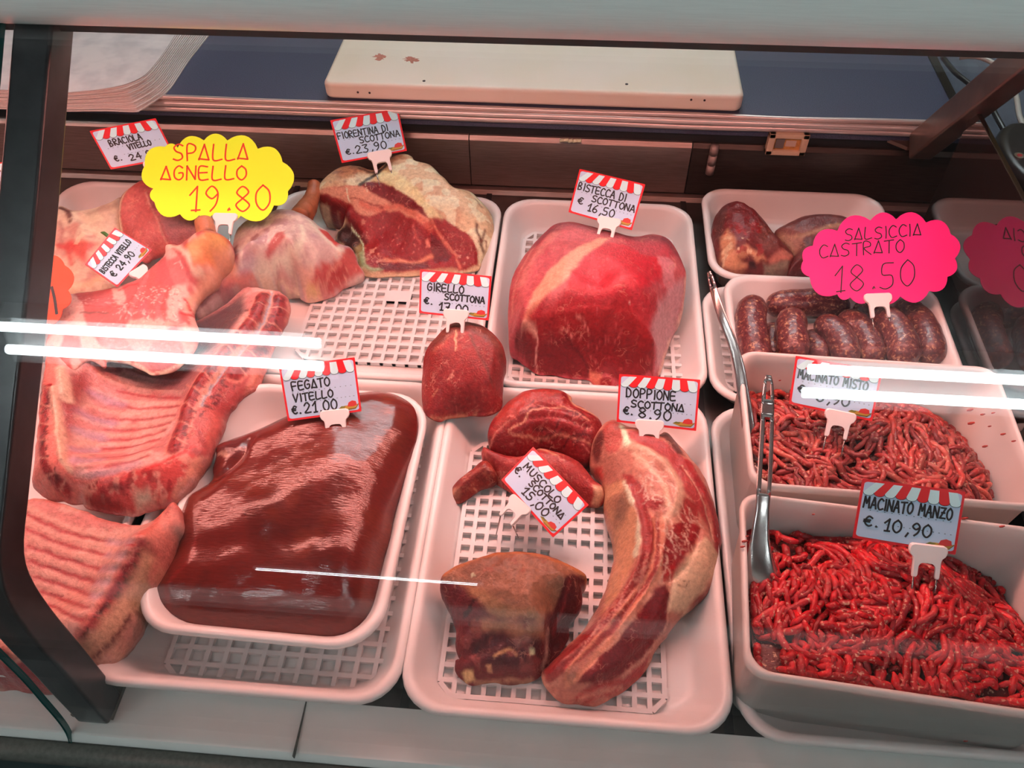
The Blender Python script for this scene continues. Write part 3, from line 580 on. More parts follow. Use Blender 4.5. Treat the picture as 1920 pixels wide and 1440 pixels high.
meat('bone_in_steak', 'thick bone-in beef steak with a broad cream fat edge at the back', 'steak', K, fo, .0105, MM, seed=2, col=(214, 142, 112), dome=.004, r=.008, s=.0016, lump=.0012,
     ctrl=[(560, 380, .076), (700, 345, .079), (900, 420, .078), (1060, 520, .074), (1170, 660, .066), (1300, 690, .060), (1460, 770, .052), (1580, 880, .043), (1640, 980, .030), (330, 420, .070), (250, 500, .060), (420, 640, .048), (560, 830, .032), (800, 700, .046), (900, 900, .032), (1200, 900, .037), (1100, 1050, .024), (700, 900, .030), (1400, 1000, .028), (1300, 500, .076), (1500, 620, .066), (1640, 780, .050), (1000, 250, .088), (1150, 350, .085), (560, 910, .022), (480, 780, .030), (450, 850, .022)],
     ops=[('N', (190, 115, 90), 55, .05, .4, .5), ('N', (232, 176, 146), 80, .1, .3, .7),
          ('F', (60, 24, 20), [(345, 860), (352, 785), (425, 715), (480, 760), (540, 840), (580, 920), (560, 990), (500, 985), (430, 935)], 8), ('F', (150, 95, 60), [(500, 930), (560, 880), (580, 930), (580, 1100), (545, 1100), (520, 1000)], 10),  # steak's shadowed underside painted in as a dark brown patch
          ('F', RED, [(176, 480), (250, 400), (400, 372), (540, 365), (680, 333), (780, 350), (900, 410), (1050, 510), (1170, 660), (1300, 682), (1450, 755), (1570, 870), (1622, 980), (1610, 1080), (1500, 1140), (1000, 1160), (720, 1165), (620, 1140), (590, 1000), (580, 900), (480, 755), (310, 585), (190, 530)], 5),
          ('F', (214, 120, 98), [(170, 450), (250, 395), (540, 365), (670, 430), (800, 510), (980, 570), (1120, 640), (1200, 720), (1110, 720), (960, 640), (900, 600), (740, 600), (650, 645), (560, 640), (430, 540), (330, 470), (180, 470)], 6),
          ('S', (206, 84, 66), [(560, 540), (700, 590), (900, 560), (1050, 640), (1190, 760)], 60, 12, .8), ('S', (130, 30, 30), [(470, 480), (600, 520), (760, 580)], 16, 6, .8),
          ('F', (112, 20, 26), [(600, 352), (690, 335), (780, 355), (900, 415), (1050, 520), (1165, 660), (1060, 610), (960, 560), (800, 500), (640, 430)], 5),
          ('F', (138, 24, 28), [(665, 650), (750, 603), (900, 612), (1020, 720), (1160, 830), (1205, 970), (1150, 1020), (1050, 1050), (900, 1022), (790, 1000), (745, 915), (700, 820), (655, 740)], 5),
          ('F', (142, 25, 28), [(1195, 690), (1300, 682), (1450, 760), (1560, 860), (1612, 965), (1595, 1080), (1500, 1125), (1430, 1050), (1380, 950), (1260, 800)], 5),
          ('F', (110, 22, 26), [(1190, 800), (1300, 890), (1370, 1000), (1340, 1060), (1220, 1065), (1190, 940)], 6),
          ('S', (100, 16, 20), [(195, 500), (320, 560), (450, 690), (560, 820), (600, 900)], 66, 12, .95), ('N', (214, 110, 92), 170, .45, .2, .8, [(560, 640), (650, 650), (700, 800), (640, 900), (560, 800)]),
          ('S', (212, 96, 76), [(1195, 680), (1260, 800), (1380, 950), (1430, 1060), (1450, 1120)], 26, 5, .95), ('S', (205, 92, 72), [(1230, 740), (1300, 880), (1390, 980)], 10, 4, .7),
          ('S', (214, 104, 78), [(760, 1040), (900, 1050), (1060, 1070), (1190, 1010)], 50, 12, .95), ('F', (214, 100, 84), [(1140, 870), (1175, 860), (1190, 930), (1145, 935)], 4), ('S', (196, 70, 62), [(1030, 730), (1060, 830), (1090, 890)], 28, 6, .7),
          ('F', (150, 34, 34), [(595, 920), (690, 900), (760, 960), (740, 1090), (640, 1060), (598, 1000)], 8), ('N', (224, 120, 100), 230, .35, .25, .8, [(590, 900), (760, 950), (730, 1090), (600, 1040)]),
          ('S', (196, 120, 92), [(560, 1140), (700, 1168), (1000, 1160), (1200, 1140), (1420, 1130)], 34, 8, .9), ('S', (158, 132, 96), [(560, 980), (590, 1090), (680, 1130), (740, 1120)], 60, 14, .85), ('F', (104, 22, 24), [(700, 1060), (900, 1080), (1160, 1060), (1180, 1110), (900, 1150), (740, 1120)], 10, .9),
          ('S', (226, 190, 154), [(480, 765), (545, 840), (575, 910), (580, 960)], 10, 3), ('S', (236, 180, 150), [(600, 360), (620, 420)], 8, 3, .8), ('S', (236, 190, 160), [(430, 400), (460, 520)], 8, 3, .8),
          ('F', (226, 166, 124), [(670, 330), (720, 260), (800, 210), (900, 260), (1050, 380), (1180, 560), (1290, 680), (1180, 660), (1050, 500), (900, 400), (780, 345)], 14, .75), ('S', (66, 52, 48), [(550, 360), (640, 310), (720, 250), (790, 190)], 62, 10, .95), ('S', (66, 44, 40), [(545, 215), (640, 250), (700, 250)], 40, 14, .85),
          ('N', (150, 96, 84), 110, .15, .3, .6, [(180, 390), (330, 225), (540, 200), (560, 330), (260, 390)]),
          ('S', (84, 26, 18), [(1600, 720), (1610, 800), (1640, 860)], 30, 8, .9), ('S', (92, 30, 20), [(1680, 780), (1640, 900), (1660, 970)], 24, 8, .85), ('S', (110, 44, 28), [(1620, 870), (1690, 870), (1680, 960)], 14, 6, .8), ('S', (90, 34, 24), [(1600, 500), (1650, 570)], 16, 8, .7),
          ('V', (220, 104, 92), 26, 60, 5, .9, 1., [(680, 660), (1000, 720), (1190, 960), (1050, 1040), (780, 980)], .7), ('V', (220, 104, 92), 16, 50, 5, -1., .8, [(1240, 700), (1450, 770), (1590, 950), (1480, 1100), (1300, 830)], .7), ('V', (214, 100, 90), 12, 50, 4, -.6, .5, [(640, 380), (900, 430), (1100, 600), (800, 480)], .6), ('N', (226, 130, 112), 260, .45, .2, .7, [(1420, 900), (1610, 960), (1590, 1100), (1450, 1080)])])

# large round joint, cut face to the front
K = (920, 380, 4.)
bo = [(137, 720, .075), (150, 610, .082), (190, 500, .088), (260, 390, .094), (340, 290, .098), (420, 210, .100), (490, 160, .102), (600, 146, .103), (720, 170, .103), (820, 195, .102), (950, 225, .101), (1080, 255, .100), (1200, 236, .099), (1290, 250, .097), (1350, 290, .094), (1400, 370, .088), (1440, 460, .082), (1465, 545, .075), (1455, 680, .060), (1430, 830, .045), (1370, 960, .032), (1320, 1090, .022), (1285, 1220, .015), (1250, 1300, .012), (1130, 1345, .012), (1000, 1335, .012), (900, 1388, .011), (810, 1388, .011), (740, 1330, .012), (640, 1320, .012), (560, 1310, .012), (470, 1290, .012), (360, 1285, .012), (280, 1230, .014), (200, 1150, .022), (150, 1080, .034), (138, 900, .056)]
meat('round_beef_joint', 'big round pink beef joint with its dark red cut face to the front', 'beef joint', K, bo, .0105, MM, seed=3, col=(182, 62, 66), dome=.010, r=.022, s=.0018, rough=.0004, lump=.0010, lscale=45.,
     ctrl=[(290, 900, .074), (450, 862, .086), (700, 815, .093), (900, 832, .092), (1060, 865, .086), (1160, 950, .072), (1215, 1050, .056), (700, 920, .076), (900, 930, .074), (480, 960, .070), (240, 960, .064), (700, 1050, .055), (700, 1200, .030), (400, 1100, .042), (1000, 1100, .045), (1050, 1230, .025), (800, 600, .112), (600, 400, .119), (900, 400, .120), (1150, 500, .112), (1250, 700, .092), (400, 600, .108), (300, 700, .096), (1280, 1000, .045), (760, 1270, .020)],
     ops=[('B', [(180, 960), (250, 920), (300, 885), (450, 858), (700, 808), (900, 826), (1060, 858), (1165, 948), (1222, 1050)], 16, .0035), ('N', (210, 96, 92), 45, .0, .5, .5, None, (1.0, 2.5)), ('F', (126, 60, 62), [(340, 290), (500, 158), (720, 170), (1080, 255), (1200, 236), (1350, 290), (1420, 420), (1300, 300), (1100, 290), (830, 240), (600, 180), (450, 230), (300, 360)], 30, .7),
          ('S', (224, 124, 108), [(330, 330), (220, 520), (170, 700), (160, 850)], 14, 8, .6), ('S', (214, 112, 100), [(480, 230), (330, 400), (230, 600)], 60, 30, .6),
          ('F', (232, 132, 108), [(900, 265), (820, 320), (700, 400), (640, 480), (560, 590), (480, 640), (390, 730), (310, 840), (280, 930), (240, 920), (270, 800), (320, 680), (430, 520), (560, 400), (680, 320), (800, 265)], 12, .95),
          ('F', (196, 44, 52), [(900, 300), (1000, 320), (1150, 400), (1270, 420), (1300, 520), (1240, 600), (1100, 700), (900, 720), (700, 680), (580, 650), (560, 590), (640, 490), (700, 410), (820, 330)], 14, .9), ('F', (178, 40, 46), [(560, 650), (900, 720), (1200, 700), (1330, 760), (1200, 900), (1050, 850), (900, 815), (700, 800), (560, 810), (480, 790)], 16, .75),
          ('N', (224, 130, 128), 50, .2, .4, .45, [(1250, 350), (1420, 430), (1450, 650), (1350, 900), (1230, 950), (1250, 700)]), ('F', (196, 118, 116), [(1330, 650), (1455, 560), (1450, 700), (1400, 900), (1290, 1200), (1235, 1290), (1240, 1080), (1190, 950)], 14, .8),
          ('F', (132, 20, 25), [(285, 900), (330, 882), (450, 862), (700, 812), (900, 832), (1060, 862), (1160, 950), (1225, 1060), (1220, 1290), (1050, 1340), (800, 1300), (560, 1305), (360, 1280), (300, 1240), (350, 1000)], 4), ('F', (126, 22, 27), [(190, 1000), (240, 950), (340, 970), (350, 1000), (345, 1280), (280, 1225), (200, 1140), (175, 1060)], 4),
          ('F', (122, 20, 26), [(580, 1020), (660, 1110), (720, 1240), (740, 1310), (560, 1300), (360, 1270), (360, 1050), (450, 1000)], 10, .7), ('S', (176, 38, 40), [(300, 890), (450, 868), (700, 820), (900, 838), (1060, 870), (1160, 955)], 60, 40, .8), ('S', (232, 130, 116), [(285, 925), (335, 950), (348, 1000), (345, 1100), (350, 1280)], 9, 3), ('S', (226, 128, 110), [(240, 930), (290, 940), (330, 965)], 26, 8, .9), ('S', (90, 14, 20), [(575, 1020), (660, 1110), (730, 1270)], 8, 5, .9),
          ('S', (222, 110, 98), [(640, 850), (690, 900), (730, 960)], 8, 3, .8), ('S', (222, 110, 98), [(520, 940), (600, 980), (620, 1010)], 10, 3, .8), ('F', (206, 96, 76), [(740, 1260), (830, 1290), (860, 1380), (800, 1385), (740, 1330)], 8, .9), ('F', (150, 20, 26), [(820, 1330), (900, 1320), (910, 1385), (820, 1388)], 6),
          ('S', (224, 130, 112), [(1350, 400), (1390, 460), (1340, 500)], 8, 3, .8), ('S', (228, 150, 132), [(1465, 540), (1440, 800), (1340, 1060), (1260, 1290)], 14, 6, .8),
          ('V', (212, 92, 92), 30, 120, 5, -.3, .9, [(560, 600), (900, 320), (1280, 430), (1300, 800), (900, 800), (560, 780)], .5), ('V', (206, 80, 76), 34, 60, 4, .4, .7, [(380, 900), (900, 850), (1180, 980), (1200, 1250), (400, 1240)], .55), ('V', (190, 70, 76), 16, 140, 8, 1., .5, [(200, 560), (500, 220), (600, 350), (330, 640), (250, 780)], .6), ('F', (250, 190, 170), [(1042, 735), (1052, 738), (1048, 748), (1038, 745)], 2)])

# small upright joint standing where four trays meet
K = (560, 360, 3.)
go = [(700, 1000, .070), (697, 1090, .062), (700, 1180, .054), (715, 1238, .050), (785, 1285, .046), (840, 1270, .046), (960, 1255, .046), (1060, 1250, .047), (1120, 1222, .049), (1140, 1180, .052), (1148, 1000, .074), (1160, 920, .084), (1140, 850, .092), (1100, 800, .097), (1040, 755, .101), (980, 735, .103), (920, 730, .104), (850, 745, .103), (790, 800, .098), (730, 870, .090), (705, 935, .080)]
meat('eye_round_joint', 'small upright dark red beef joint standing on the corner where four trays meet', 'beef joint', K, go, .0425, MM2, seed=4, col=(150, 40, 38), dome=.006, r=.014, s=.0015, rough=.0004, lump=.0006,
     ctrl=[(860, 830, .104), (930, 800, .107), (1000, 850, .102), (1050, 950, .092), (1080, 1050, .080), (780, 900, .096), (900, 1000, .090), (900, 1150, .070), (1100, 950, .090)],
     ops=[('F', (118, 52, 44), [(720, 880), (790, 800), (850, 745), (980, 735), (1100, 800), (1160, 920), (1148, 1010), (1100, 900), (1000, 800), (900, 780), (840, 830), (760, 900)], 8, .9), ('F', (136, 44, 42), [(960, 780), (1060, 840), (1140, 900), (1150, 1000), (1135, 1170), (1100, 1100), (1060, 980), (1000, 870)], 8, .7), ('S', (100, 48, 42), [(960, 800), (1010, 900), (1060, 1000), (1090, 1090)], 14, 8, .7),
          ('S', (176, 60, 46), [(760, 900), (820, 840), (870, 800)], 26, 10, .6), ('S', (226, 140, 108), [(885, 780), (880, 830), (890, 850), (882, 890)], 9, 3), ('S', (216, 120, 96), [(838, 800), (835, 835)], 5, 3, .8), ('S', (214, 110, 92), [(865, 1010), (860, 1040), (845, 1055)], 6, 3), ('S', (214, 120, 92), [(755, 1140), (780, 1115)], 6, 3, .9), ('S', (206, 110, 84), [(740, 1270), (790, 1280), (840, 1270), (1000, 1252)], 10, 4, .7), ('V', (196, 80, 70), 22, 30, 3, -.6, 1.2, [(720, 950), (900, 830), (1060, 1000), (1100, 1200), (800, 1250)], .5), ('N', (128, 30, 32), 120, .1, .4, .4)])

# pair of shin cuts behind the slanting tag
K = (820, 700, 2.25)
meat('shin_slice', 'round marbled slice of dark red shin behind the slanting tag', 'beef slice', K,
     [(218, 280, .040), (225, 220, .046), (270, 150, .052), (340, 90, .058), (410, 68, .060), (500, 68, .060), (560, 95, .059), (572, 125, .057), (620, 150, .055), (670, 180, .052), (697, 222, .048), (690, 285, .040), (660, 340, .034), (620, 365, .030), (590, 358, .030), (540, 330, .032), (480, 320, .033), (430, 305, .034), (380, 340, .030), (320, 350, .028), (260, 332, .030), (225, 312, .034)], .0105, MM2, seed=5, col=(150, 32, 32), dome=.008, r=.014, s=.0015, rough=.0008, lump=.0014, lscale=90.,
     ctrl=[(400, 200, .062), (550, 230, .058), (330, 260, .052)],
     ops=[('N', (112, 18, 22), 40, .0, .3, .8, None, (.5, 3.)), ('F', (176, 58, 50), [(250, 180), (340, 90), (500, 68), (540, 85), (400, 140), (300, 220), (230, 290)], 12, .7), ('S', (218, 120, 96), [(300, 240), (370, 200), (390, 160), (480, 140), (560, 150), (640, 200)], 6, 4, .9), ('S', (222, 130, 100), [(555, 90), (575, 130), (620, 152), (670, 182)], 16, 6, .9), ('S', (214, 110, 88), [(300, 250), (360, 262), (440, 280), (540, 260), (640, 300)], 6, 4, .9), ('S', (206, 100, 84), [(225, 300), (250, 240), (300, 200)], 8, 4, .8),
          ('V', (86, 12, 16), 20, 90, 9, .3, .5, [(340, 150), (600, 160), (680, 230), (620, 330), (440, 300), (330, 230)], .8), ('V', (212, 100, 86), 26, 70, 4, .4, .8, [(240, 220), (400, 90), (680, 210), (600, 340), (300, 320)], .7), ('B', [(380, 190), (500, 180), (640, 230)], 16, -.0022), ('B', [(400, 230), (520, 240), (620, 290)], 16, -.0022), ('B', [(420, 130), (540, 150)], 14, -.0018)])
shin = meat('shin_piece', 'flat piece of shin with a gristly end stretching left beneath the slanting tag', 'beef piece', K,
     [(195, 312, .034), (250, 335, .036), (320, 350, .037), (385, 342, .038), (430, 318, .040), (490, 328, .040), (545, 345, .040), (600, 375, .036), (640, 420, .032), (662, 450, .029), (700, 480, .026), (706, 520, .022), (685, 552, .018), (640, 557, .016), (560, 545, .015), (450, 530, .014), (340, 510, .014), (270, 475, .015), (240, 440, .018), (212, 390, .024), (192, 350, .030)], .0105, MM2, seed=6, col=(168, 50, 46), dome=.008, r=.014, s=.0016,
     ctrl=[(400, 420, .044), (550, 430, .040)],
     ops=[('N', (130, 28, 28), 50, .1, .4, .6, None, (.9, 2.)), ('F', (226, 134, 106), [(655, 470), (700, 480), (706, 520), (680, 552), (650, 550), (664, 510)], 8), ('S', (214, 120, 96), [(430, 320), (470, 330), (500, 345)], 16, 6, .9), ('V', (214, 112, 96), 20, 60, 4, .2, .8, [(220, 340), (480, 340), (650, 450), (500, 520), (260, 440)], .6), ('S', (200, 90, 76), [(200, 325), (230, 400), (270, 470)], 8, 4, .7)])
piece('tendon_end', K, [(55, 522, .016), (60, 490, .020), (100, 440, .026), (150, 400, .032), (200, 368, .034), (236, 400, .032), (246, 448, .026), (180, 482, .020), (130, 522, .015), (92, 544, .013), (62, 538, .014)], .0105, MM2, seed=7, col=(150, 44, 36), dome=.008, r=.012, s=.0015, parent=shin,
      ops=[('F', (206, 110, 88), [(55, 520), (62, 490), (92, 480), (104, 510), (92, 542), (62, 538)], 8), ('V', (210, 110, 84), 14, 60, 4, .7, .4, [(80, 490), (190, 380), (240, 430), (110, 530)], .7), ('N', (110, 24, 22), 70, .1, .4, .6)])

# long curved rib
do = [(650, 350, .036), (655, 290, .046), (680, 240, .055), (710, 205, .060), (750, 195, .061), (800, 222, .061), (850, 233, .061), (930, 258, .060), (965, 250, .060), (1010, 290, .057), (1060, 350, .053), (1110, 410, .049), (1150, 490, .044), (1175, 580, .039), (1196, 690, .033), (1190, 760, .038), (1175, 840, .036), (1150, 900, .034), (1090, 960, .033), (1030, 1012, .030), (980, 1082, .027), (920, 1160, .023), (880, 1242, .016), (830, 1300, .015), (760, 1350, .014), (680, 1395, .014), (640, 1398, .014), (590, 1390, .014), (530, 1385, .015), (480, 1340, .018), (450, 1292, .022), (446, 1256, .024), (480, 1220, .026), (550, 1150, .027), (620, 1080, .028), (670, 1000, .029), (710, 920, .030), (740, 830, .031), (750, 760, .032), (742, 690, .032), (720, 620, .032), (708, 560, .032), (714, 490, .034), (692, 430, .034), (657, 392, .034)]
meat('curved_beef_rib', 'long curved beef rib cut with streaks of fat along the right of its tray', 'beef rib', K, do, .0105, MM, seed=8, col=(192, 96, 80), dome=.012, r=.018, s=.0016, lump=.0012,
     ctrl=[(850, 350, .072), (950, 500, .072), (1000, 700, .066), (1060, 850, .050), (850, 800, .060), (800, 1000, .056), (760, 1150, .048), (600, 1230, .042), (650, 1320, .036), (1120, 650, .050), (780, 600, .052), (880, 1000, .048)],
     ops=[('B', [(800, 480), (850, 650), (840, 820), (740, 1000), (620, 1130), (500, 1240)], 22, .004), ('B', [(930, 600), (900, 800), (800, 1000), (700, 1150), (570, 1290)], 18, -.003), ('B', [(990, 900), (920, 1080), (780, 1240), (640, 1330)], 14, -.002), ('B', [(960, 620), (950, 760), (880, 920), (760, 1080), (600, 1260)], 12, .0025), ('B', [(880, 560), (905, 700), (860, 880), (720, 1060), (540, 1260)], 9, .002), ('B', [(1040, 400), (1120, 520), (1165, 700)], 12, -.0025), ('B', [(800, 300), (930, 360), (1010, 480), (990, 590)], 26, .003), ('B', [(975, 880), (1060, 800), (1110, 660)], 14, -.002),
          ('N', (226, 130, 108), 60, .1, .4, .6), ('F', (214, 122, 92), [(690, 430), (720, 480), (790, 440), (820, 520), (850, 600), (860, 700), (830, 790), (760, 940), (690, 1020), (720, 900), (750, 780), (742, 690), (708, 560)], 8, .95), ('F', (110, 62, 52), [(740, 520), (790, 500), (815, 560), (780, 640), (745, 620)], 18, .75), ('N', (180, 96, 76), 90, .1, .3, .7, [(700, 440), (800, 460), (830, 560), (740, 680)]),
          ('S', (235, 176, 148), [(790, 450), (815, 530), (845, 590), (850, 680), (835, 770)], 20, 6), ('S', (158, 34, 34), [(860, 560), (890, 680), (880, 800), (780, 960), (670, 1080), (540, 1180), (470, 1240)], 66, 8, .95), ('S', (148, 30, 32), [(930, 640), (925, 780), (860, 900), (780, 1020), (680, 1120), (560, 1220), (480, 1270)], 44, 8, .9),
          ('S', (216, 108, 84), [(890, 560), (920, 680), (900, 820), (820, 940), (740, 1040), (640, 1150), (560, 1240), (540, 1290)], 13, 5, .95), ('S', (222, 116, 92), [(950, 600), (950, 740), (930, 860), (850, 960), (780, 1060), (680, 1180), (600, 1270), (550, 1310)], 20, 6, .95), ('S', (186, 70, 58), [(770, 930), (690, 1040), (600, 1120), (500, 1220)], 9, 5, .7),
          ('F', (156, 28, 32), [(780, 420), (820, 430), (900, 520), (960, 540), (920, 580), (850, 560), (800, 480)], 6, .9), ('F', (150, 24, 28), [(990, 640), (1060, 620), (1110, 650), (1090, 720), (1000, 830), (950, 870), (950, 760)], 6), ('F', (178, 26, 28), [(960, 830), (1010, 780), (990, 870), (950, 880)], 5, .8), ('F', (158, 32, 34), [(1000, 560), (1050, 530), (1100, 560), (1105, 620), (1040, 625)], 6, .9),
          ('F', (122, 22, 26), [(920, 910), (960, 890), (990, 940), (975, 1060), (900, 1180), (800, 1260), (680, 1330), (590, 1310), (620, 1260), (760, 1130), (850, 1010)], 6), ('F', (166, 30, 34), [(900, 1180), (860, 1280), (760, 1350), (640, 1395), (560, 1385), (620, 1340), (760, 1290)], 6, .9), ('S', (210, 110, 92), [(600, 1380), (700, 1340), (780, 1320)], 12, 5, .8), ('S', (218, 120, 100), [(990, 950), (960, 1070), (880, 1190), (780, 1280)], 10, 4, .8), ('N', (176, 52, 48), 60, .15, .4, .6, [(920, 910), (975, 1000), (880, 1180), (700, 1300), (640, 1270), (850, 1010)], (.9, 3.)),
          ('F', (168, 44, 44), [(810, 240), (930, 270), (1040, 360), (1110, 470), (1150, 600), (1150, 660), (1090, 560), (1030, 480), (960, 400), (860, 300), (800, 270)], 8, .9), ('S', (170, 40, 42), [(1060, 380), (1130, 500), (1175, 620), (1185, 740)], 46, 8, .95), ('S', (224, 134, 112), [(1030, 390), (1100, 490), (1140, 600), (1165, 700)], 8, 4, .9), ('S', (226, 142, 118), [(780, 300), (880, 330), (960, 380), (1020, 470), (1010, 560), (960, 620)], 40, 14, .9), ('S', (230, 150, 124), [(830, 340), (900, 400), (960, 480), (970, 560)], 22, 10, .8),
          ('F', (232, 154, 126), [(1090, 740), (1130, 690), (1185, 770), (1170, 850), (1090, 950), (1020, 1010), (975, 1010), (985, 900), (1000, 850)], 10, .9), ('F', (140, 34, 32), [(1150, 900), (1180, 830), (1180, 870), (1110, 960), (1040, 1010), (1080, 960)], 6, .8), ('S', (86, 40, 30), [(1030, 880), (1060, 880), (1050, 905), (1020, 895)], 4, 2, .7),
          ('F', (96, 24, 24), [(650, 350), (660, 285), (690, 240), (720, 230), (700, 300), (690, 360), (670, 390)], 10, .9), ('F', (190, 66, 58), [(700, 230), (750, 195), (790, 250), (770, 330), (710, 340)], 8, .8), ('S', (240, 190, 160), [(780, 225), (795, 270), (800, 300)], 26, 6), ('F', (80, 30, 26), [(935, 262), (965, 250), (1010, 290), (1040, 350), (1010, 340), (970, 290)], 6, .9), ('F', (200, 70, 60), [(655, 400), (690, 400), (705, 450), (680, 430)], 6), ('V', (240, 160, 138), 60, 80, 6, -1., .5, [(800, 300), (1000, 400), (1080, 600), (960, 820), (900, 600)], .6), ('V', (232, 128, 108), 40, 130, 5, .9, .25, [(560, 1230), (860, 900), (880, 800), (700, 1020)], .5)])

# shank with the skin on
so_ = [(15, 890, .050), (25, 850, .053), (80, 815, .057), (180, 775, .062), (290, 752, .065), (400, 757, .065), (500, 785, .062), (580, 820, .057), (628, 850, .053), (624, 872, .050), (610, 892, .047), (605, 960, .038), (580, 1010, .030), (555, 1060, .023), (550, 1120, .016), (500, 1200, .013), (460, 1240, .012), (440, 1262, .012), (400, 1300, .012), (300, 1310, .012), (220, 1302, .012), (150, 1312, .012), (110, 1292, .013), (80, 1252, .016), (80, 1210, .018), (95, 1198, .022), (80, 1150, .026), (80, 1080, .032), (60, 1000, .040), (30, 930, .046)]
meat('skin_on_shank', 'chunk of shank with tan skin on top and dark meat at the front', 'shank', K, so_, .0105, MM, seed=9, col=(110, 26, 28), dome=.004, r=.010, s=.0015, rough=.0010, lump=.0016, lscale=90.,
     ctrl=[(180, 850, .066), (320, 830, .071), (450, 850, .069), (540, 870, .064), (220, 980, .062), (330, 1030, .060), (450, 1040, .058), (100, 930, .055), (300, 1100, .046), (420, 1100, .050), (260, 1200, .036), (400, 1200, .034), (150, 1200, .028), (560, 900, .056), (540, 980, .042), (500, 1060, .032), (480, 1140, .022)],
     ops=[('F', (152, 78, 58), [(20, 880), (30, 850), (180, 772), (400, 757), (580, 820), (626, 850), (560, 850), (530, 900), (480, 1010), (440, 1060), (330, 1035), (220, 1010), (170, 950), (120, 900), (60, 880)], 5), ('S', (186, 90, 54), [(25, 850), (80, 818), (180, 777), (290, 756), (400, 760), (500, 788), (580, 823), (626, 852)], 24, 8, .9), ('N', (126, 62, 48), 30, .1, .5, .5, [(40, 850), (300, 760), (580, 830), (440, 1040), (200, 990)]), ('F', (190, 100, 70), [(90, 880), (160, 900), (260, 960), (330, 1000), (430, 1010), (460, 1000), (440, 1058), (330, 1035), (220, 1010), (160, 950)], 16, .8), ('F', (222, 160, 130), [(140, 848), (158, 842), (166, 850), (150, 858)], 2), ('N', (150, 60, 44), 110, .4, .2, .6, [(80, 830), (400, 770), (560, 840), (300, 850)]),
          ('F', (84, 16, 20), [(545, 860), (575, 850), (615, 868), (610, 900), (560, 1060), (545, 1120), (470, 1210), (455, 1190), (480, 1030), (510, 950)], 5), ('S', (150, 40, 40), [(560, 880), (530, 980), (490, 1100)], 10, 6, .6),
          ('S', (206, 110, 84), [(160, 1060), (260, 1060), (360, 1080), (440, 1080)], 36, 14, .75), ('F', (64, 22, 26), [(150, 1140), (200, 1090), (280, 1110), (380, 1120), (440, 1110), (440, 1200), (380, 1250), (240, 1260), (150, 1210)], 16, .7), ('F', (176, 92, 82), [(320, 1110), (370, 1100), (400, 1130), (340, 1150)], 8, .7), ('S', (206, 120, 84), [(240, 1190), (300, 1160), (330, 1180)], 14, 5, .9), ('F', (226, 142, 100), [(105, 1262), (150, 1250), (165, 1290), (120, 1308)], 6), ('F', (224, 130, 96), [(205, 1240), (232, 1235), (232, 1265), (212, 1262)], 4), ('F', (226, 166, 130), [(390, 1155), (412, 1160), (412, 1185), (394, 1190)], 4), ('S', (214, 128, 110), [(470, 1080), (465, 1150), (445, 1250)], 10, 4, .8), ('N', (40, 10, 14), 90, .3, .3, .8, [(60, 900), (170, 960), (180, 1080), (80, 1060)]), ('S', (190, 110, 84), [(160, 1300), (300, 1302), (400, 1292)], 10, 5, .7), ('N', (156, 60, 54), 90, .25, .3, .6, [(80, 1050), (440, 1080), (440, 1280), (100, 1280)]),
          ('B', [(160, 1160), (260, 1130), (400, 1140)], 40, -.004), ('B', [(150, 1220), (260, 1240), (400, 1220)], 30, .003)])

# two hearts in the back right tray
K = (1280, 340, 4.)
meat('heart', 'heart cut open at the left of the back tray showing pale fat', 'heart', K,
     [(226, 400, .046), (232, 320, .050), (250, 250, .055), (300, 190, .060), (390, 150, .063), (440, 160, .063), (530, 210, .060), (600, 280, .057), (680, 390, .052), (760, 470, .048), (830, 555, .042), (812, 605, .038), (790, 660, .032), (650, 668, .031), (500, 668, .031), (400, 668, .031), (300, 650, .032), (290, 600, .034), (250, 500, .040)], .004, MM, seed=10, col=(112, 36, 34), dome=.010, r=.018, s=.0012, lump=.0018,
     ctrl=[(400, 300, .070), (480, 400, .064), (420, 550, .050), (650, 480, .056)],
     ops=[('F', (120, 22, 24), [(330, 220), (400, 150), (540, 220), (580, 330), (520, 440), (400, 460), (320, 340)], 16, .8), ('F', (98, 48, 44), [(240, 260), (330, 190), (310, 340), (280, 460), (240, 420)], 12, .8), ('F', (222, 122, 92), [(285, 420), (340, 350), (390, 420), (400, 520), (480, 480), (560, 520), (620, 580), (560, 600), (500, 540), (420, 560), (480, 640), (400, 665), (300, 645), (290, 540)], 14, .9), ('F', (206, 104, 88), [(640, 570), (760, 500), (828, 555), (790, 600), (650, 600)], 12, .85), ('F', (150, 100, 84), [(600, 620), (700, 600), (800, 600), (790, 660), (620, 664)], 10, .9), ('F', (56, 26, 26), [(490, 600), (540, 600), (560, 664), (495, 664)], 8, .95), ('N', (150, 20, 22), 110, .2, .3, .8, [(300, 340), (600, 320), (640, 560), (320, 600)]), ('N', (234, 150, 120), 130, .3, .2, .8, [(290, 420), (620, 520), (480, 650), (300, 640)]), ('F', (120, 52, 44), [(600, 340), (700, 430), (730, 490), (620, 520), (580, 420)], 14, .7)])
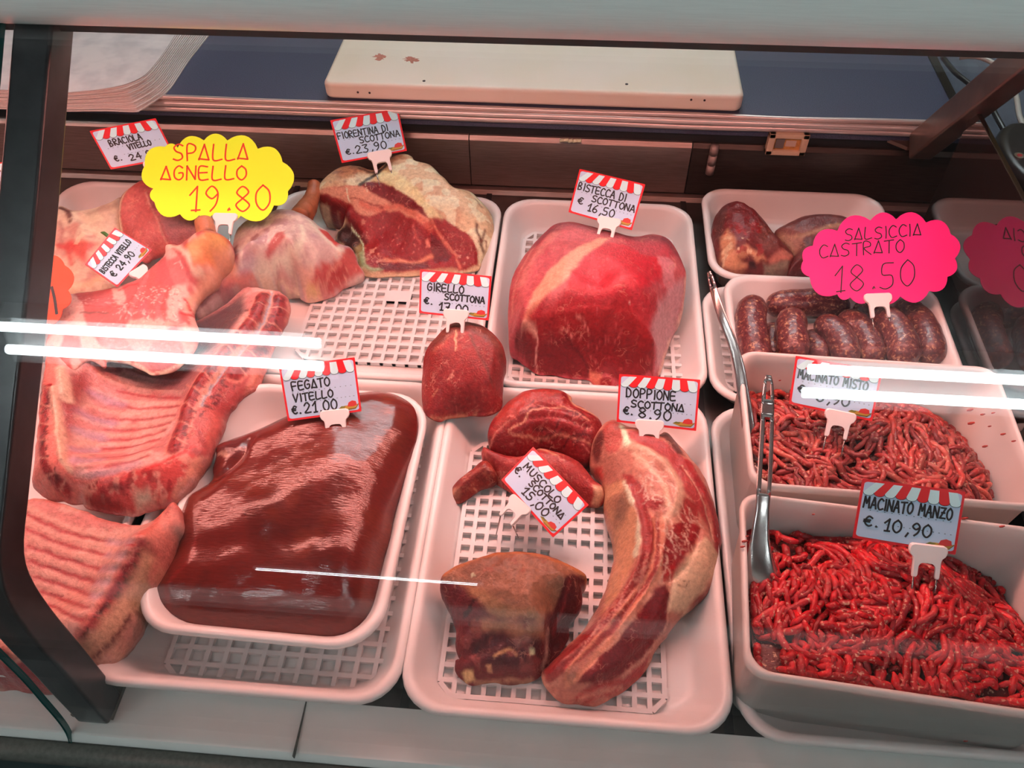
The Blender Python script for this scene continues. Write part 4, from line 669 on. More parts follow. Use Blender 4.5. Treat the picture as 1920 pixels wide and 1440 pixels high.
meat('heart', 'heart with a pale band lying half behind the pink scalloped sign', 'heart', K,
     [(690, 384, .046), (760, 330, .050), (900, 266, .056), (1050, 250, .058), (1200, 265, .058), (1262, 302, .056), (1300, 400, .050), (1260, 520, .042), (1100, 645, .032), (870, 668, .031), (800, 664, .031), (832, 556, .038), (790, 500, .041), (720, 432, .044)], .004, MM, seed=11, col=(104, 38, 36), dome=.012, r=.018, s=.0013, ctrl=[(950, 400, .058), (1000, 520, .050)],
     ops=[('S', (206, 128, 98), [(720, 420), (850, 420), (980, 380), (1100, 340), (1200, 330)], 40, 12, .85), ('F', (178, 104, 84), [(720, 420), (900, 430), (860, 540), (800, 530)], 12, .8), ('F', (70, 34, 34), [(870, 470), (940, 440), (960, 520), (890, 550)], 10, .8), ('N', (140, 64, 54), 60, .1, .4, .5)])
# ---------------------------------------------------------------- veal and lamb on the left
K = (60, 340, 4.)
meat('veal_cut', 'pale skin-covered veal piece beside the black bracket at the back', 'veal piece', K,
     [(-60, 260, .066), (60, 200, .070), (205, 186, .072), (245, 196, .072), (300, 216, .070), (430, 220, .070), (560, 176, .072), (680, 118, .074), (720, 200, .070), (700, 330, .062), (690, 450, .056), (660, 600, .052), (640, 740, .050), (660, 800, .050), (560, 830, .050), (420, 860, .050), (300, 880, .050), (180, 900, .050), (60, 860, .050), (-60, 700, .050), (-100, 480, .056)], .042, MF, seed=12, col=(214, 140, 118), dome=.012, r=.02, s=.0021, lump=.0022, lscale=40.,
     ops=[('N', (196, 100, 88), 40, .05, .4, .7), ('S', (90, 26, 26), [(220, 200), (280, 240), (290, 300)], 60, 10, .9), ('S', (170, 90, 80), [(200, 300), (230, 380), (215, 470)], 30, 12, .7), ('F', (206, 40, 40), [(240, 470), (300, 440), (420, 470), (500, 470), (430, 560), (400, 640), (330, 570)], 24, .8), ('S', (196, 34, 36), [(200, 480), (260, 500), (300, 620)], 40, 20, .7), ('S', (226, 150, 116), [(300, 800), (440, 760), (540, 700)], 60, 30, .7), ('N', (232, 160, 132), 70, .2, .3, .6), ('S', (130, 70, 60), [(430, 235), (560, 200), (650, 160)], 50, 30, .5), ('B', [(280, 260), (400, 400), (420, 560)], 80, .004)])
meat('veal_chop', 'salmon red veal chop with a pale rim standing below the yellow scalloped sign', 'chop', K,
     [(652, 240, .084), (662, 140, .092), (690, 88, .096), (760, 30, .100), (840, -10, .102), (930, 10, .101), (1040, 100, .097), (1180, 220, .092), (1262, 330, .086), (1274, 400, .080), (1160, 470, .068), (1060, 500, .062), (960, 530, .058), (900, 560, .055), (860, 600, .052), (800, 560, .054), (740, 470, .060), (680, 380, .068), (655, 310, .076)], .046, MM, seed=13, col=(190, 76, 70), dome=.006, r=.012, s=.0017, lump=.0008,
     ctrl=[(800, 200, .094), (950, 300, .088), (850, 400, .076)],
     ops=[('N', (206, 92, 80), 60, .1, .4, .5), ('S', (232, 160, 132), [(780, 10), (695, 90), (660, 180), (652, 250), (668, 370)], 34, 8, .95), ('F', (150, 70, 68), [(880, 90), (1000, 150), (1180, 230), (1262, 330), (1270, 400), (1060, 480), (1000, 400), (950, 250), (880, 170)], 16, .8), ('S', (220, 120, 104), [(850, 80), (880, 160), (930, 270), (980, 380), (1010, 460)], 16, 5, .9), ('V', (220, 120, 106), 22, 60, 4, -.8, .8, [(700, 120), (880, 160), (1000, 440), (760, 440)], .6), ('S', (150, 50, 48), [(900, 200), (960, 310), (1010, 430)], 20, 10, .6)])

# rib cage seen from the inside
K = (0, 640, 3.4286)
ro = [(300, 100, .084), (265, 330, .080), (240, 600, .074), (215, 830, .066), (216, 920, .060), (290, 990, .052), (430, 1030, .050), (520, 1036, .050), (560, 1070, .048), (700, 1102, .047), (850, 1116, .047), (960, 1084, .050), (1040, 1060, .053), (1100, 1030, .056), (1170, 970, .060), (1250, 860, .063), (1340, 720, .064), (1400, 580, .062), (1460, 450, .058), (1560, 345, .054), (1655, 285, .052), (1700, 190, .052), (1760, 30, .052), (1845, -165, .056), (1850, -270, .060), (1807, -315, .062), (1720, -335, .063), (1622, -345, .064), (1565, -336, .064), (1450, -240, .056), (1250, -130, .056), (1000, -90, .060), (700, -70, .070), (450, -40, .080), (340, 0, .084)]
RB = [[(640, 210), (760, 270), (940, 310), (1170, 330)], [(600, 300), (720, 360), (900, 400), (1150, 390)], [(530, 400), (700, 450), (900, 470), (1130, 440)], [(490, 480), (680, 540), (880, 545), (1110, 500)], [(470, 570), (660, 600), (860, 600), (1080, 550)], [(470, 660), (660, 665), (850, 655), (1040, 600)], [(480, 740), (660, 725), (840, 705), (1000, 655)], [(510, 800), (660, 780), (820, 755), (970, 710)], [(550, 855), (700, 830), (840, 800), (940, 760)], [(760, 160), (900, 220), (1050, 250), (1200, 250)], [(700, 90), (900, 130), (1050, 170), (1230, 180)]]
RG = [[(640, 255), (760, 315), (940, 355), (1160, 360)], [(570, 350), (710, 405), (900, 435), (1140, 415)], [(510, 440), (690, 495), (890, 507), (1120, 470)], [(480, 525), (670, 570), (870, 572), (1095, 525)], [(470, 615), (660, 632), (855, 628), (1060, 575)], [(475, 700), (660, 695), (845, 680), (1020, 628)], [(495, 770), (660, 752), (830, 730), (985, 682)], [(530, 828), (680, 805), (830, 778), (955, 735)]]
vert = [(1690, -290), (1640, -150), (1540, -30), (1430, 90), (1330, 200), (1260, 300), (1215, 400), (1190, 500), (1150, 600), (1120, 690)]
def cross(path, n, half, off=0.):
    q = catmull(path, 6.); L_ = np.r_[0, np.cumsum(np.linalg.norm(np.diff(q, axis=0), axis=1))]; out = []
    for k in range(n):
        s_ = L_[-1] * (k + .5) / n; i = int(np.searchsorted(L_, s_)); i = min(max(i, 1), len(q) - 2); t = q[i + 1] - q[i - 1]; t /= np.linalg.norm(t); nn = np.array([-t[1], t[0]])
        out.append([tuple(q[i] - nn * half), tuple(q[i] + nn * half)])
    return out
ops = [('B', r, 20, .0011) for r in RB] + [('B', r, 10, -.0005) for r in RG]
ops += [('N', (224, 140, 126), 40, .0, .5, .6)]
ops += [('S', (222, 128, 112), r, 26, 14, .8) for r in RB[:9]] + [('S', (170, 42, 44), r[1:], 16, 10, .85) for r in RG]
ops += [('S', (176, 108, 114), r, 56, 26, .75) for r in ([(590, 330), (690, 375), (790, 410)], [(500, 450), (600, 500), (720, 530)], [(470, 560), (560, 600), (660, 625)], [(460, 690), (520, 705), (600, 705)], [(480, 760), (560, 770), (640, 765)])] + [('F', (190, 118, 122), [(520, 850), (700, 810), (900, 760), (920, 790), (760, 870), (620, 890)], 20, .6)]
ops += [('F', (74, 36, 40), [(680, 100), (1250, 100), (1300, 200), (1180, 340), (1000, 340), (800, 290), (680, 200)], 60, .55)] + [('S', (150, 84, 82), r, 14, 10, .6) for r in RB[9:]]  # shade below the flap painted dark over the upper ribs
ops += [('F', (140, 28, 30), [(440, 200), (560, 200), (580, 290), (500, 440), (440, 640), (390, 620), (380, 420)], 30, .85)]
ops += [('F', (216, 96, 84), [(290, 80), (380, 100), (360, 400), (400, 700), (470, 860), (520, 960), (480, 1040), (280, 1000), (210, 900), (235, 600)], 10, .95), ('S', (150, 30, 34), [(305, 290), (290, 420), (275, 560), (268, 680), (285, 790), (340, 880), (430, 950)], 62, 8, .95), ('N', (84, 12, 18), 260, .25, .3, .8, [(250, 280), (330, 280), (310, 700), (400, 880), (340, 930), (250, 720)])]
ops += [('S', (220, 116, 98), c, 7, 4, .75) for c in cross([(310, 240), (290, 420), (275, 560), (268, 680), (285, 790), (350, 890), (450, 960)], 7, 40)]
ops += [('S', (224, 140, 118), [(345, 300), (365, 480), (390, 640), (400, 760), (440, 820)], 56, 14, .95), ('S', (226, 146, 124), [(390, 180), (410, 260), (425, 370)], 66, 12, .95), ('S', (226, 90, 80), [(340, 700), (400, 820), (520, 900), (640, 890), (800, 840)], 26, 10, .9), ('B', [(345, 300), (365, 480), (400, 760)], 30, .004), ('B', [(395, 190), (420, 350)], 30, .005)]
# spine: sawn vertebrae, the canal and the muscle beside it
ops += [('F', (164, 48, 46), [(1420, 160), (1560, 100), (1700, 60), (1690, 200), (1640, 290), (1540, 360), (1460, 460), (1400, 600), (1340, 720), (1260, 800), (1150, 760), (1180, 560), (1260, 380), (1340, 260)], 10, .95), ('N', (206, 84, 74), 50, .15, .4, .7, [(1420, 160), (1700, 60), (1660, 290), (1460, 460), (1340, 720), (1180, 700), (1240, 420)], (-1., 3.)), ('F', (206, 100, 84), [(1640, 60), (1740, 20), (1700, 190), (1655, 285), (1560, 345), (1600, 240)], 14, .9)]
ops += [('S', (226, 112, 96), vert, 150, 10, .95), ('S', (150, 30, 34), vert, 118, 8, .95)]
v2_ = [(1800, -270), (1780, -130), (1690, 10), (1590, 120), (1500, 210)]
ops += [('S', (226, 112, 96), v2_, 140, 10, .95), ('S', (152, 32, 36), v2_, 112, 8, .95), ('N', (92, 14, 20), 260, .2, .3, .8, [(1640, -300), (1850, -290), (1760, 40), (1300, 480), (1180, 690), (1100, 690), (1200, 340), (1480, -20)])]
ops += [('S', (224, 116, 98), c, 9, 4, .85) for c in cross(vert, 10, 66)] + [('S', (224, 116, 98), c, 9, 4, .85) for c in cross(v2_, 5, 64)]
ops += [('S', (226, 130, 112), [(1750, -320), (1715, -170), (1620, -20), (1500, 90), (1400, 210), (1330, 320), (1290, 420)], 34, 8, .95), ('S', (150, 116, 120), [(1745, -320), (1712, -170), (1610, -10), (1430, 190), (1330, 330), (1300, 420)], 14, 5, .9), ('B', [(1745, -320), (1712, -170), (1610, -10), (1430, 190), (1330, 330)], 20, -.003), ('B', vert, 60, .004), ('B', v2_, 50, .003)]
ops += [('F', (206, 60, 54), [(520, 940), (700, 890), (900, 820), (1100, 740), (1220, 700), (1280, 780), (1200, 900), (1090, 1030), (960, 1080), (850, 1110), (700, 1098), (560, 1066)], 12, .95), ('N', (224, 122, 104), 130, .05, .35, .7, [(520, 940), (900, 830), (1200, 720), (1270, 800), (1090, 1030), (850, 1110), (560, 1066)]), ('N', (150, 14, 20), 150, .25, .25, .8, [(520, 940), (900, 830), (1150, 760), (1100, 960), (850, 1110), (560, 1066)]), ('F', (120, 24, 26), [(540, 1000), (640, 980), (760, 1040), (800, 1090), (620, 1090)], 14, .8), ('F', (214, 150, 128), [(860, 980), (960, 950), (1000, 1040), (880, 1090)], 20, .7), ('F', (226, 120, 100), [(1230, 760), (1320, 740), (1250, 860), (1120, 1020), (1090, 1000), (1180, 880)], 8, .9), ('S', (214, 40, 40), [(940, 820), (1060, 770), (1180, 710), (1240, 670)], 16, 5, .9), ('S', (120, 10, 14), [(720, 920), (760, 940), (790, 960)], 34, 12, .9)]
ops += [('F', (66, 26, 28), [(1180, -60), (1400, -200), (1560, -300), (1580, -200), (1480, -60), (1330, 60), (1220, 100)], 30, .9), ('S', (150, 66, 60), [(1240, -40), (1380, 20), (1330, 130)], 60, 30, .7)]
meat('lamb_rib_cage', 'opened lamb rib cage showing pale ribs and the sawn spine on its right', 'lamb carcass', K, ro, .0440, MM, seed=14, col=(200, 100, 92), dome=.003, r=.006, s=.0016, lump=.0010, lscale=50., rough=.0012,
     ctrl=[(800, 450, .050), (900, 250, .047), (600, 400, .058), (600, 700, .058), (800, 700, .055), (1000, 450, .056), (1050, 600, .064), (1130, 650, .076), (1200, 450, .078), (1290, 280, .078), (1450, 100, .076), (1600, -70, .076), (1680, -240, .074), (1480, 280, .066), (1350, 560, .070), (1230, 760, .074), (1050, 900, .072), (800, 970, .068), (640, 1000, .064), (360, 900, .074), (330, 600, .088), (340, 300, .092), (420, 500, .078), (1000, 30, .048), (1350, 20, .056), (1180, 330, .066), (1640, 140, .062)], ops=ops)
K = (0, 880, 3.13)
lo2 = [(-120, 640, .060), (0, 440, .064), (100, 260, .062), (180, 170, .060), (330, 190, .056), (480, 240, .054), (640, 300, .052), (800, 330, .054), (900, 296, .060), (965, 240, .066), (1005, 195, .070), (1042, 212, .070), (1064, 330, .064), (1012, 385, .062), (965, 520, .058), (905, 640, .055), (850, 725, .052), (800, 860, .047), (745, 960, .044), (645, 1080, .042), (570, 1142, .041), (480, 1190, .040), (400, 1250, .034), (330, 1290, .028), (250, 1304, .022), (150, 1300, .018), (50, 1290, .016), (0, 1286, .016), (-90, 1250, .018), (-160, 1080, .030), (-170, 860, .046)]
R2 = [[(150, 210), (380, 330), (640, 400), (860, 400)], [(160, 300), (380, 400), (640, 460), (820, 470)], [(165, 400), (400, 490), (620, 540), (770, 560)], [(175, 500), (400, 575), (580, 620), (720, 640)], [(200, 590), (400, 655), (560, 700), (660, 720)], [(230, 670), (400, 730), (520, 775), (620, 800)], [(270, 750), (400, 810), (500, 850), (560, 880)], [(310, 830), (400, 890), (480, 930)]]
G2 = [[(155, 255), (380, 365), (640, 430), (840, 435)], [(160, 350), (390, 445), (630, 500), (790, 515)], [(170, 450), (400, 532), (600, 580), (740, 600)], [(190, 545), (400, 615), (570, 660), (690, 680)], [(215, 630), (400, 692), (540, 738), (640, 760)], [(250, 710), (400, 770), (510, 812), (590, 840)], [(290, 790), (400, 850), (490, 890)]]
br = [(860, 450), (800, 550), (740, 630), (680, 720), (620, 810), (560, 900), (500, 990)]
ops = [('B', r, 26, .0008) for r in R2] + [('B', r, 14, -.0004) for r in G2] + [('N', (226, 138, 122), 40, .0, .5, .6)]
ops += [('S', (222, 126, 110), r, 34, 18, .8) for r in R2] + [('S', (168, 38, 42), r[:3], 15, 9, .9) for r in G2] + [('S', (184, 112, 112), r[2:], 40, 20, .7) for r in G2[:5]]
ops += [('S', (214, 92, 80), [(985, 220), (930, 330), (880, 420), (800, 560), (620, 830), (500, 1000)], 130, 12, .9), ('S', (226, 120, 98), [(880, 400), (800, 530), (680, 700), (560, 870), (470, 1000)], 22, 8, .9), ('S', (158, 34, 40), br, 62, 8, .95), ('N', (70, 10, 16), 230, .2, .25, .9, [(820, 440), (890, 450), (700, 760), (520, 1020), (470, 980), (640, 740)]), ('S', (226, 120, 104), [(530, 940), (560, 970)], 14, 5, .9), ('S', (224, 132, 106), [(900, 560), (840, 680), (760, 790), (680, 880), (580, 1010), (530, 1060)], 88, 18, .95), ('S', (150, 86, 60), [(900, 600), (830, 730), (790, 800)], 26, 16, .7), ('S', (110, 34, 30), [(800, 830), (700, 960), (590, 1070), (550, 1110)], 10, 5, .9), ('S', (206, 96, 84), [(1000, 400), (950, 540), (880, 660)], 20, 8, .9), ('F', (220, 110, 96), [(900, 340), (960, 250), (1000, 200), (1060, 300), (1000, 380), (920, 480), (870, 470), (840, 400)], 14, .9), ('N', (176, 40, 44), 60, .2, .3, .6, [(840, 400), (1000, 200), (1060, 320), (940, 540)]), ('S', (176, 24, 28), [(750, 450), (790, 440)], 12, 5, .9), ('S', (130, 30, 34), [(300, 720), (360, 740), (410, 730)], 6, 3, .9)]
ops += [('F', (170, 36, 40), [(-160, 800), (0, 820), (120, 960), (230, 1090), (360, 1270), (250, 1310), (-100, 1290)], 30, .95), ('N', (226, 130, 112), 60, .1, .25, .85, [(-160, 800), (0, 820), (120, 960), (230, 1090), (360, 1270), (250, 1310), (-100, 1290)]), ('N', (110, 14, 22), 60, .25, .3, .8, [(-160, 1000), (0, 1000), (140, 1160), (60, 1300), (-100, 1290)])]
meat('lamb_rib_cage', 'lower lamb rib cage running under the bent foot of the black bracket', 'lamb carcass', K, lo2, .0140, MM, seed=15, col=(204, 102, 92), dome=.004, r=.008, s=.0018, lump=.0010, lscale=40., rough=.0010,
     ctrl=[(400, 500, .056), (600, 500, .056), (300, 750, .054), (700, 450, .058), (700, 700, .072), (620, 880, .066), (820, 560, .076), (900, 430, .080), (560, 1020, .060), (640, 980, .056), (500, 700, .058), (0, 1000, .062), (120, 1120, .056), (200, 1230, .040), (-60, 1150, .050), (60, 1220, .040)], ops=ops)

# two lamb shoulders
K = (340, 340, 4.8)
so2 = [(480, 480, .070), (530, 400, .078), (620, 340, .083), (740, 315, .086), (850, 262, .088), (960, 252, .087), (1060, 280, .084), (1150, 330, .080), (1230, 400, .074), (1310, 452, .068), (1380, 532, .060), (1450, 575, .054), (1512, 592, .050), (1560, 650, .044), (1590, 740, .036), (1638, 822, .028), (1560, 892, .022), (1450, 950, .019), (1370, 1022, .016), (1260, 1062, .014), (1150, 1080, .014), (1080, 1042, .018), (1052, 1000, .024), (960, 962, .032), (900, 942, .037), (845, 892, .042), (720, 892, .050), (600, 916, .054), (500, 950, .058), (350, 1030, .062), (240, 1110, .064), (150, 1180, .064), (90, 1160, .064), (130, 1050, .066), (250, 920, .068), (380, 840, .068), (440, 700, .068)]
sh = meat('lamb_shoulder', 'lamb shoulder with a silvery skin pointing to the bone-in steak', 'lamb shoulder', K, so2, .0105, MF, seed=16, col=(204, 134, 124), dome=.008, r=.016, s=.0016, lump=.0010, lscale=50.,
     ctrl=[(800, 500, .094), (950, 450, .098), (1050, 550, .094), (1000, 700, .078), (1200, 650, .076), (1150, 800, .058), (1300, 800, .052), (1250, 950, .034), (1450, 750, .048), (700, 700, .080), (600, 600, .084), (550, 820, .070), (300, 1000, .070), (1050, 900, .044)],
     ops=[('N', (180, 112, 112), 40, .05, .4, .6), ('N', (226, 156, 140), 80, .15, .3, .6), ('F', (188, 70, 66), [(860, 460), (930, 450), (930, 510), (860, 610), (760, 700), (680, 760), (640, 740), (740, 640)], 12, .85), ('S', (226, 160, 146), [(850, 440), (780, 560), (680, 680), (560, 800)], 22, 10, .8), ('F', (158, 110, 124), [(520, 800), (640, 680), (700, 740), (600, 850), (540, 870)], 18, .75), ('S', (232, 172, 150), [(1080, 400), (1100, 520), (1030, 640), (900, 720), (760, 800), (640, 870)], 30, 14, .8), ('S', (232, 170, 150), [(1160, 360), (1270, 490), (1400, 600), (1480, 640)], 40, 18, .8), ('N', (150, 74, 76), 70, .2, .35, .6, [(560, 400), (760, 350), (800, 450), (640, 620), (540, 560)]),
          ('F', (206, 50, 46), [(1240, 430), (1320, 455), (1440, 570), (1400, 590), (1300, 500)], 8, .9), ('F', (196, 72, 66), [(1200, 790), (1330, 740), (1440, 680), (1510, 595), (1560, 650), (1590, 740), (1636, 822), (1540, 895), (1450, 950), (1370, 1020), (1250, 1058), (1150, 1075), (1100, 1000), (1170, 880)], 10, .95), ('F', (164, 40, 42), [(1240, 860), (1400, 750), (1480, 790), (1500, 860), (1400, 900), (1300, 960), (1200, 960)], 16, .75), ('S', (232, 140, 120), [(1180, 800), (1140, 880), (1100, 950), (1120, 1020)], 40, 12, .9), ('S', (226, 120, 104), [(1210, 960), (1300, 840), (1440, 730)], 10, 4, .8), ('F', (232, 160, 110), [(1130, 1000), (1200, 970), (1250, 1010), (1200, 1050), (1140, 1050)], 12, .85), ('V', (236, 168, 152), 40, 170, 7, .75, .4, [(560, 420), (1000, 300), (1200, 600), (700, 850), (540, 700)], .5), ('V', (150, 70, 76), 22, 140, 6, .75, .4, [(560, 420), (1000, 300), (1200, 600), (700, 850), (540, 700)], .5), ('V', (228, 130, 112), 26, 60, 5, .6, 1.2, [(1200, 800), (1500, 640), (1600, 800), (1380, 1000), (1180, 1040)], .7),
          ('F', (200, 110, 94), [(820, 830), (1000, 760), (1120, 820), (1090, 940), (1060, 1000), (960, 955), (900, 935), (845, 885)], 20, .7), ('S', (226, 150, 126), [(720, 888), (850, 888), (930, 950), (1060, 1002)], 10, 5, .8), ('F', (150, 62, 60), [(130, 1050), (250, 920), (400, 860), (620, 860), (700, 880), (600, 912), (480, 960), (340, 1035), (220, 1110), (130, 1180), (90, 1160)], 14, .9), ('S', (214, 100, 88), [(360, 900), (500, 880), (640, 850)], 30, 12, .8), ('S', (96, 34, 34), [(300, 940), (250, 1010), (180, 1100)], 26, 14, .8), ('F', (214, 110, 84), [(350, 800), (440, 700), (500, 780), (480, 860), (380, 870)], 14, .9), ('F', (130, 28, 30), [(440, 600), (500, 580), (530, 700), (500, 780), (430, 690)], 14, .9)])
def bone_end(parent, pts, r, c, seed, name='shank_end', c2=None):
    q = catmull([P(K[0] + x / K[2], K[1] + y / K[2], z) for x, y, z in pts], .002); n = 20; V = []; cc = []; m_ = len(q); rr = np.interp(np.linspace(0, 1, m_), np.linspace(0, 1, len(r)), r)
    rr[0] *= .5; rr[-1] *= .5
    for i in range(m_):
        t = q[min(i + 1, m_ - 1)] - q[max(i - 1, 0)]; t /= np.linalg.norm(t); a = np.cross(t, [0, 0, 1.]); a /= np.linalg.norm(a) + 1e-9; b_ = np.cross(a, t)
        for k in range(n): th = 2 * math.pi * k / n; V.append(q[i] + rr[i] * (math.cos(th) * a + math.sin(th) * b_))
    V = np.array(V); nz_ = fbm(V * 60, 3, seed); V += (V - np.repeat(q, n, 0)) * (nz_ * .10)[:, None]
    a_ = sst(fbm(V * 50, 3, seed + 5), -.2, .5)[:, None]; cl_ = np.array(C(*c)) * (1 - a_) + np.array(C(*(c2 or tuple(int(v * .75) for v in c)))) * a_
    F = [(i * n + k, i * n + (k + 1) % n, (i + 1) * n + (k + 1) % n, (i + 1) * n + k) for i in range(m_ - 1) for k in range(n)] + [tuple(range(n))[::-1], tuple((m_ - 1) * n + k for k in range(n))]
    return mk(name, V, F, MF, parent, True, None, cl_)
bone_end(sh, [(1195, 20, .066), (1190, 90, .064), (1160, 180, .062), (1110, 270, .064), (1060, 330, .070)], [.009, .010, .013, .015, .014], (182, 84, 56), 3)
K = (60, 340, 4.)
so3 = [(1180, 440, .102), (1260, 400, .106), (1380, 392, .108), (1450, 420, .107), (1488, 470, .104), (1470, 560, .099), (1400, 640, .095), (1370, 720, .092), (1290, 800, .088), (1240, 880, .085), (1205, 960, .083), (1220, 1060, .082), (1246, 1130, .081), (1222, 1230, .079), (1150, 1330, .077), (1050, 1420, .074), (900, 1442, .073), (820, 1402, .074), (700, 1352, .075), (560, 1340, .076), (540, 1384, .075), (450, 1332, .076), (380, 1342, .077), (300, 1412, .078), (200, 1380, .078), (110, 1300, .079), (110, 1200, .081), (150, 1080, .083), (180, 980, .084), (240, 860, .085), (400, 832, .086), (600, 800, .088), (760, 752, .090), (850, 692, .093), (900, 640, .096), (960, 592, .099), (998, 540, .102), (1000, 480, .105), (1060, 470, .106), (1120, 482, .106)]
sh2 = meat('lamb_shoulder', 'lamb shoulder with a tan rounded knuckle lying across the rib cage', 'lamb shoulder', K, so3, .070, MF, seed=17, col=(194, 80, 74), dome=.006, r=.014, s=.0017, lump=.0010, lscale=50.,
     ctrl=[(1350, 500, .120), (1280, 560, .117), (1250, 650, .111), (1100, 700, .105), (1000, 900, .098), (800, 950, .098), (600, 930, .096), (400, 920, .094), (1000, 1150, .090), (700, 1150, .090), (400, 1150, .090), (900, 1350, .080)],
     ops=[('N', (190, 74, 70), 40, .1, .4, .6), ('N', (240, 150, 134), 60, .0, .35, .75, None, (-1.0, 2.2)), ('F', (228, 112, 74), [(1150, 470), (1260, 402), (1380, 395), (1450, 420), (1480, 480), (1460, 560), (1380, 640), (1300, 640), (1220, 640), (1180, 560)], 14, .95), ('S', (236, 146, 100), [(1220, 500), (1330, 450), (1430, 460)], 60, 30, .6), ('S', (234, 158, 136), [(1010, 490), (1100, 490), (1170, 560), (1200, 660), (1280, 680)], 44, 12, .9), ('F', (196, 78, 76), [(1000, 590), (1100, 560), (1180, 640), (1200, 730), (1130, 780), (1000, 780), (920, 740), (940, 650)], 12, .85), ('S', (236, 150, 136), [(1070, 620), (1110, 600), (1130, 640)], 6, 4, .8),  # soft highlight on the knuckle is painted into its colour
          ('S', (226, 130, 104), [(1460, 560), (1380, 700), (1280, 800), (1200, 900), (1180, 960)], 60, 16, .8), ('S', (206, 30, 34), [(1150, 880), (1180, 940), (1200, 990)], 26, 8, .9), ('S', (206, 30, 34), [(1110, 985), (1160, 1000), (1210, 1010)], 22, 8, .9), ('F', (196, 84, 86), [(800, 900), (860, 890), (880, 1000), (840, 1020), (790, 960)], 14, .7), ('F', (200, 90, 86), [(620, 1000), (700, 900), (730, 960), (720, 1020)], 14, .7), ('S', (206, 40, 40), [(650, 820), (720, 790), (790, 770)], 20, 8, .85), ('F', (196, 88, 84), [(420, 900), (560, 870), (640, 880), (560, 950), (440, 940)], 16, .8), ('S', (110, 60, 52), [(360, 990), (450, 985), (580, 990)], 16, 8, .8),
          ('S', (186, 80, 76), [(900, 980), (980, 1020), (1080, 1060)], 14, 8, .7), ('F', (214, 120, 114), [(500, 1150), (800, 1120), (1100, 1150), (1200, 1200), (1100, 1280), (800, 1300), (560, 1280)], 30, .6), ('F', (196, 96, 92), [(760, 1360), (900, 1350), (1050, 1340), (1130, 1340), (1040, 1410), (900, 1435), (830, 1400)], 12, .8), ('S', (236, 170, 146), [(560, 1335), (700, 1345), (820, 1395), (900, 1436), (1050, 1415), (1150, 1330)], 12, 5, .9), ('F', (190, 90, 80), [(130, 1290), (240, 1270), (300, 1340), (240, 1390), (160, 1360)], 16, .8), ('B', [(860, 700), (760, 900), (700, 1050)], 30, .003), ('B', [(1000, 800), (960, 950), (1000, 1080)], 30, -.002), ('V', (244, 164, 148), 60, 110, 7, -1., .6, [(760, 780), (1150, 780), (1180, 1050), (640, 1050)], .7), ('V', (176, 54, 56), 34, 90, 6, -1., .4, [(700, 820), (1150, 800), (1150, 1050), (640, 1050)], .6), ('V', (244, 160, 146), 30, 110, 6, .2, .4, [(250, 880), (640, 860), (700, 1000), (200, 1050)], .6), ('V', (176, 60, 60), 18, 100, 6, .2, .3, [(250, 880), (640, 860), (700, 1000), (200, 1050)], .6), ('V', (236, 150, 138), 30, 160, 8, .1, .5, [(300, 1100), (1200, 1100), (1150, 1330), (560, 1330)], .5)])
bone_end(sh2, [(1290, 300, .108), (1300, 350, .106), (1310, 420, .104)], [.011, .012, .012], (196, 98, 72), 6)
# cut in the next bay, seen past the bracket
K = (0, 360, 3.)
meat('veal_cut', 'red piece of meat at the extreme left edge past the black bracket', 'meat piece', K,
     [(-260, 130, .062), (-120, 100, .066), (0, 130, .066), (60, 190, .062), (110, 300, .058), (120, 480, .052), (90, 640, .050), (-60, 680, .048), (-220, 600, .050), (-300, 360, .056)], .042, MM, seed=18, col=(206, 70, 62), dome=.012, r=.02, s=.0026, ops=[('N', (228, 130, 112), 45, .0, .4, .8), ('N', (160, 26, 30), 60, .25, .3, .8)])
b = MB(); q0 = P(190, 436, .082); q1 = P(203, 443, .083)
b.tube([q0, (q0 + q1) / 2 + np.array([0, 0, .002]), q1, q1 + np.array([.006, -.003, -.003])], [.0012, .0026, .0024, .001], 6); tag(b.build('herb_sprig', mat('herb_green', (.05, .16, .03), .5), None, True), 'tiny green herb sprig stuck beside the tilted red-awning tag', 'herb')
c_ = onplane(1066, 262, np.array([0, 1.022, 0]), np.array([0, -1., 0])); b = MB()
for k in range(5): b.tube([(c_[0] - .012 + .006 * k, 1.019, c_[2] + .001 * math.sin(k * 2)), (c_[0] - .006 + .006 * k, 1.018, c_[2] + .002)], .0026, 6)
tag(b.build('fat_scrap', mat('fat_scrap', C(240, 180, 150), .5), None, True), 'small pale scrap of fat stuck below the worktop edge', 'scrap')
# ---------------------------------------------------------------- sausages
def strand(V, F, CC, q, r, n, col, seed, lump=.12, ends=True):
    q = np.asarray(q); m_ = len(q); t = np.gradient(q, axis=0); t /= np.linalg.norm(t, axis=1)[:, None] + 1e-9
    a = np.cross(t, [0., 0., 1.]); a /= np.linalg.norm(a, axis=1)[:, None] + 1e-6; b_ = np.cross(a, t)
    rr = np.full(m_, r); 
    if ends: rr[0] = rr[-1] = r * .35; rr[1] *= .85; rr[-2] *= .85
    th = np.arange(n) * 2 * math.pi / n
    P_ = q[:, None] + rr[:, None, None] * (np.cos(th)[None, :, None] * a[:, None] + np.sin(th)[None, :, None] * b_[:, None])
    P_ = P_.reshape(-1, 3)
    if lump: P_ = P_ + (P_ - np.repeat(q, n, 0)) * (vnoise(P_ * 420, seed) * lump)[:, None]
    base = sum(len(x) for x in V); V.append(P_); CC.append(np.tile(col, (len(P_), 1)))
    i, k = np.meshgrid(np.arange(m_ - 1), np.arange(n), indexing='ij'); k2 = (k + 1) % n
    F.append(np.stack([i * n + k, (i) * n + k2, (i + 1) * n + k2, (i + 1) * n + k], -1).reshape(-1, 4) + base)
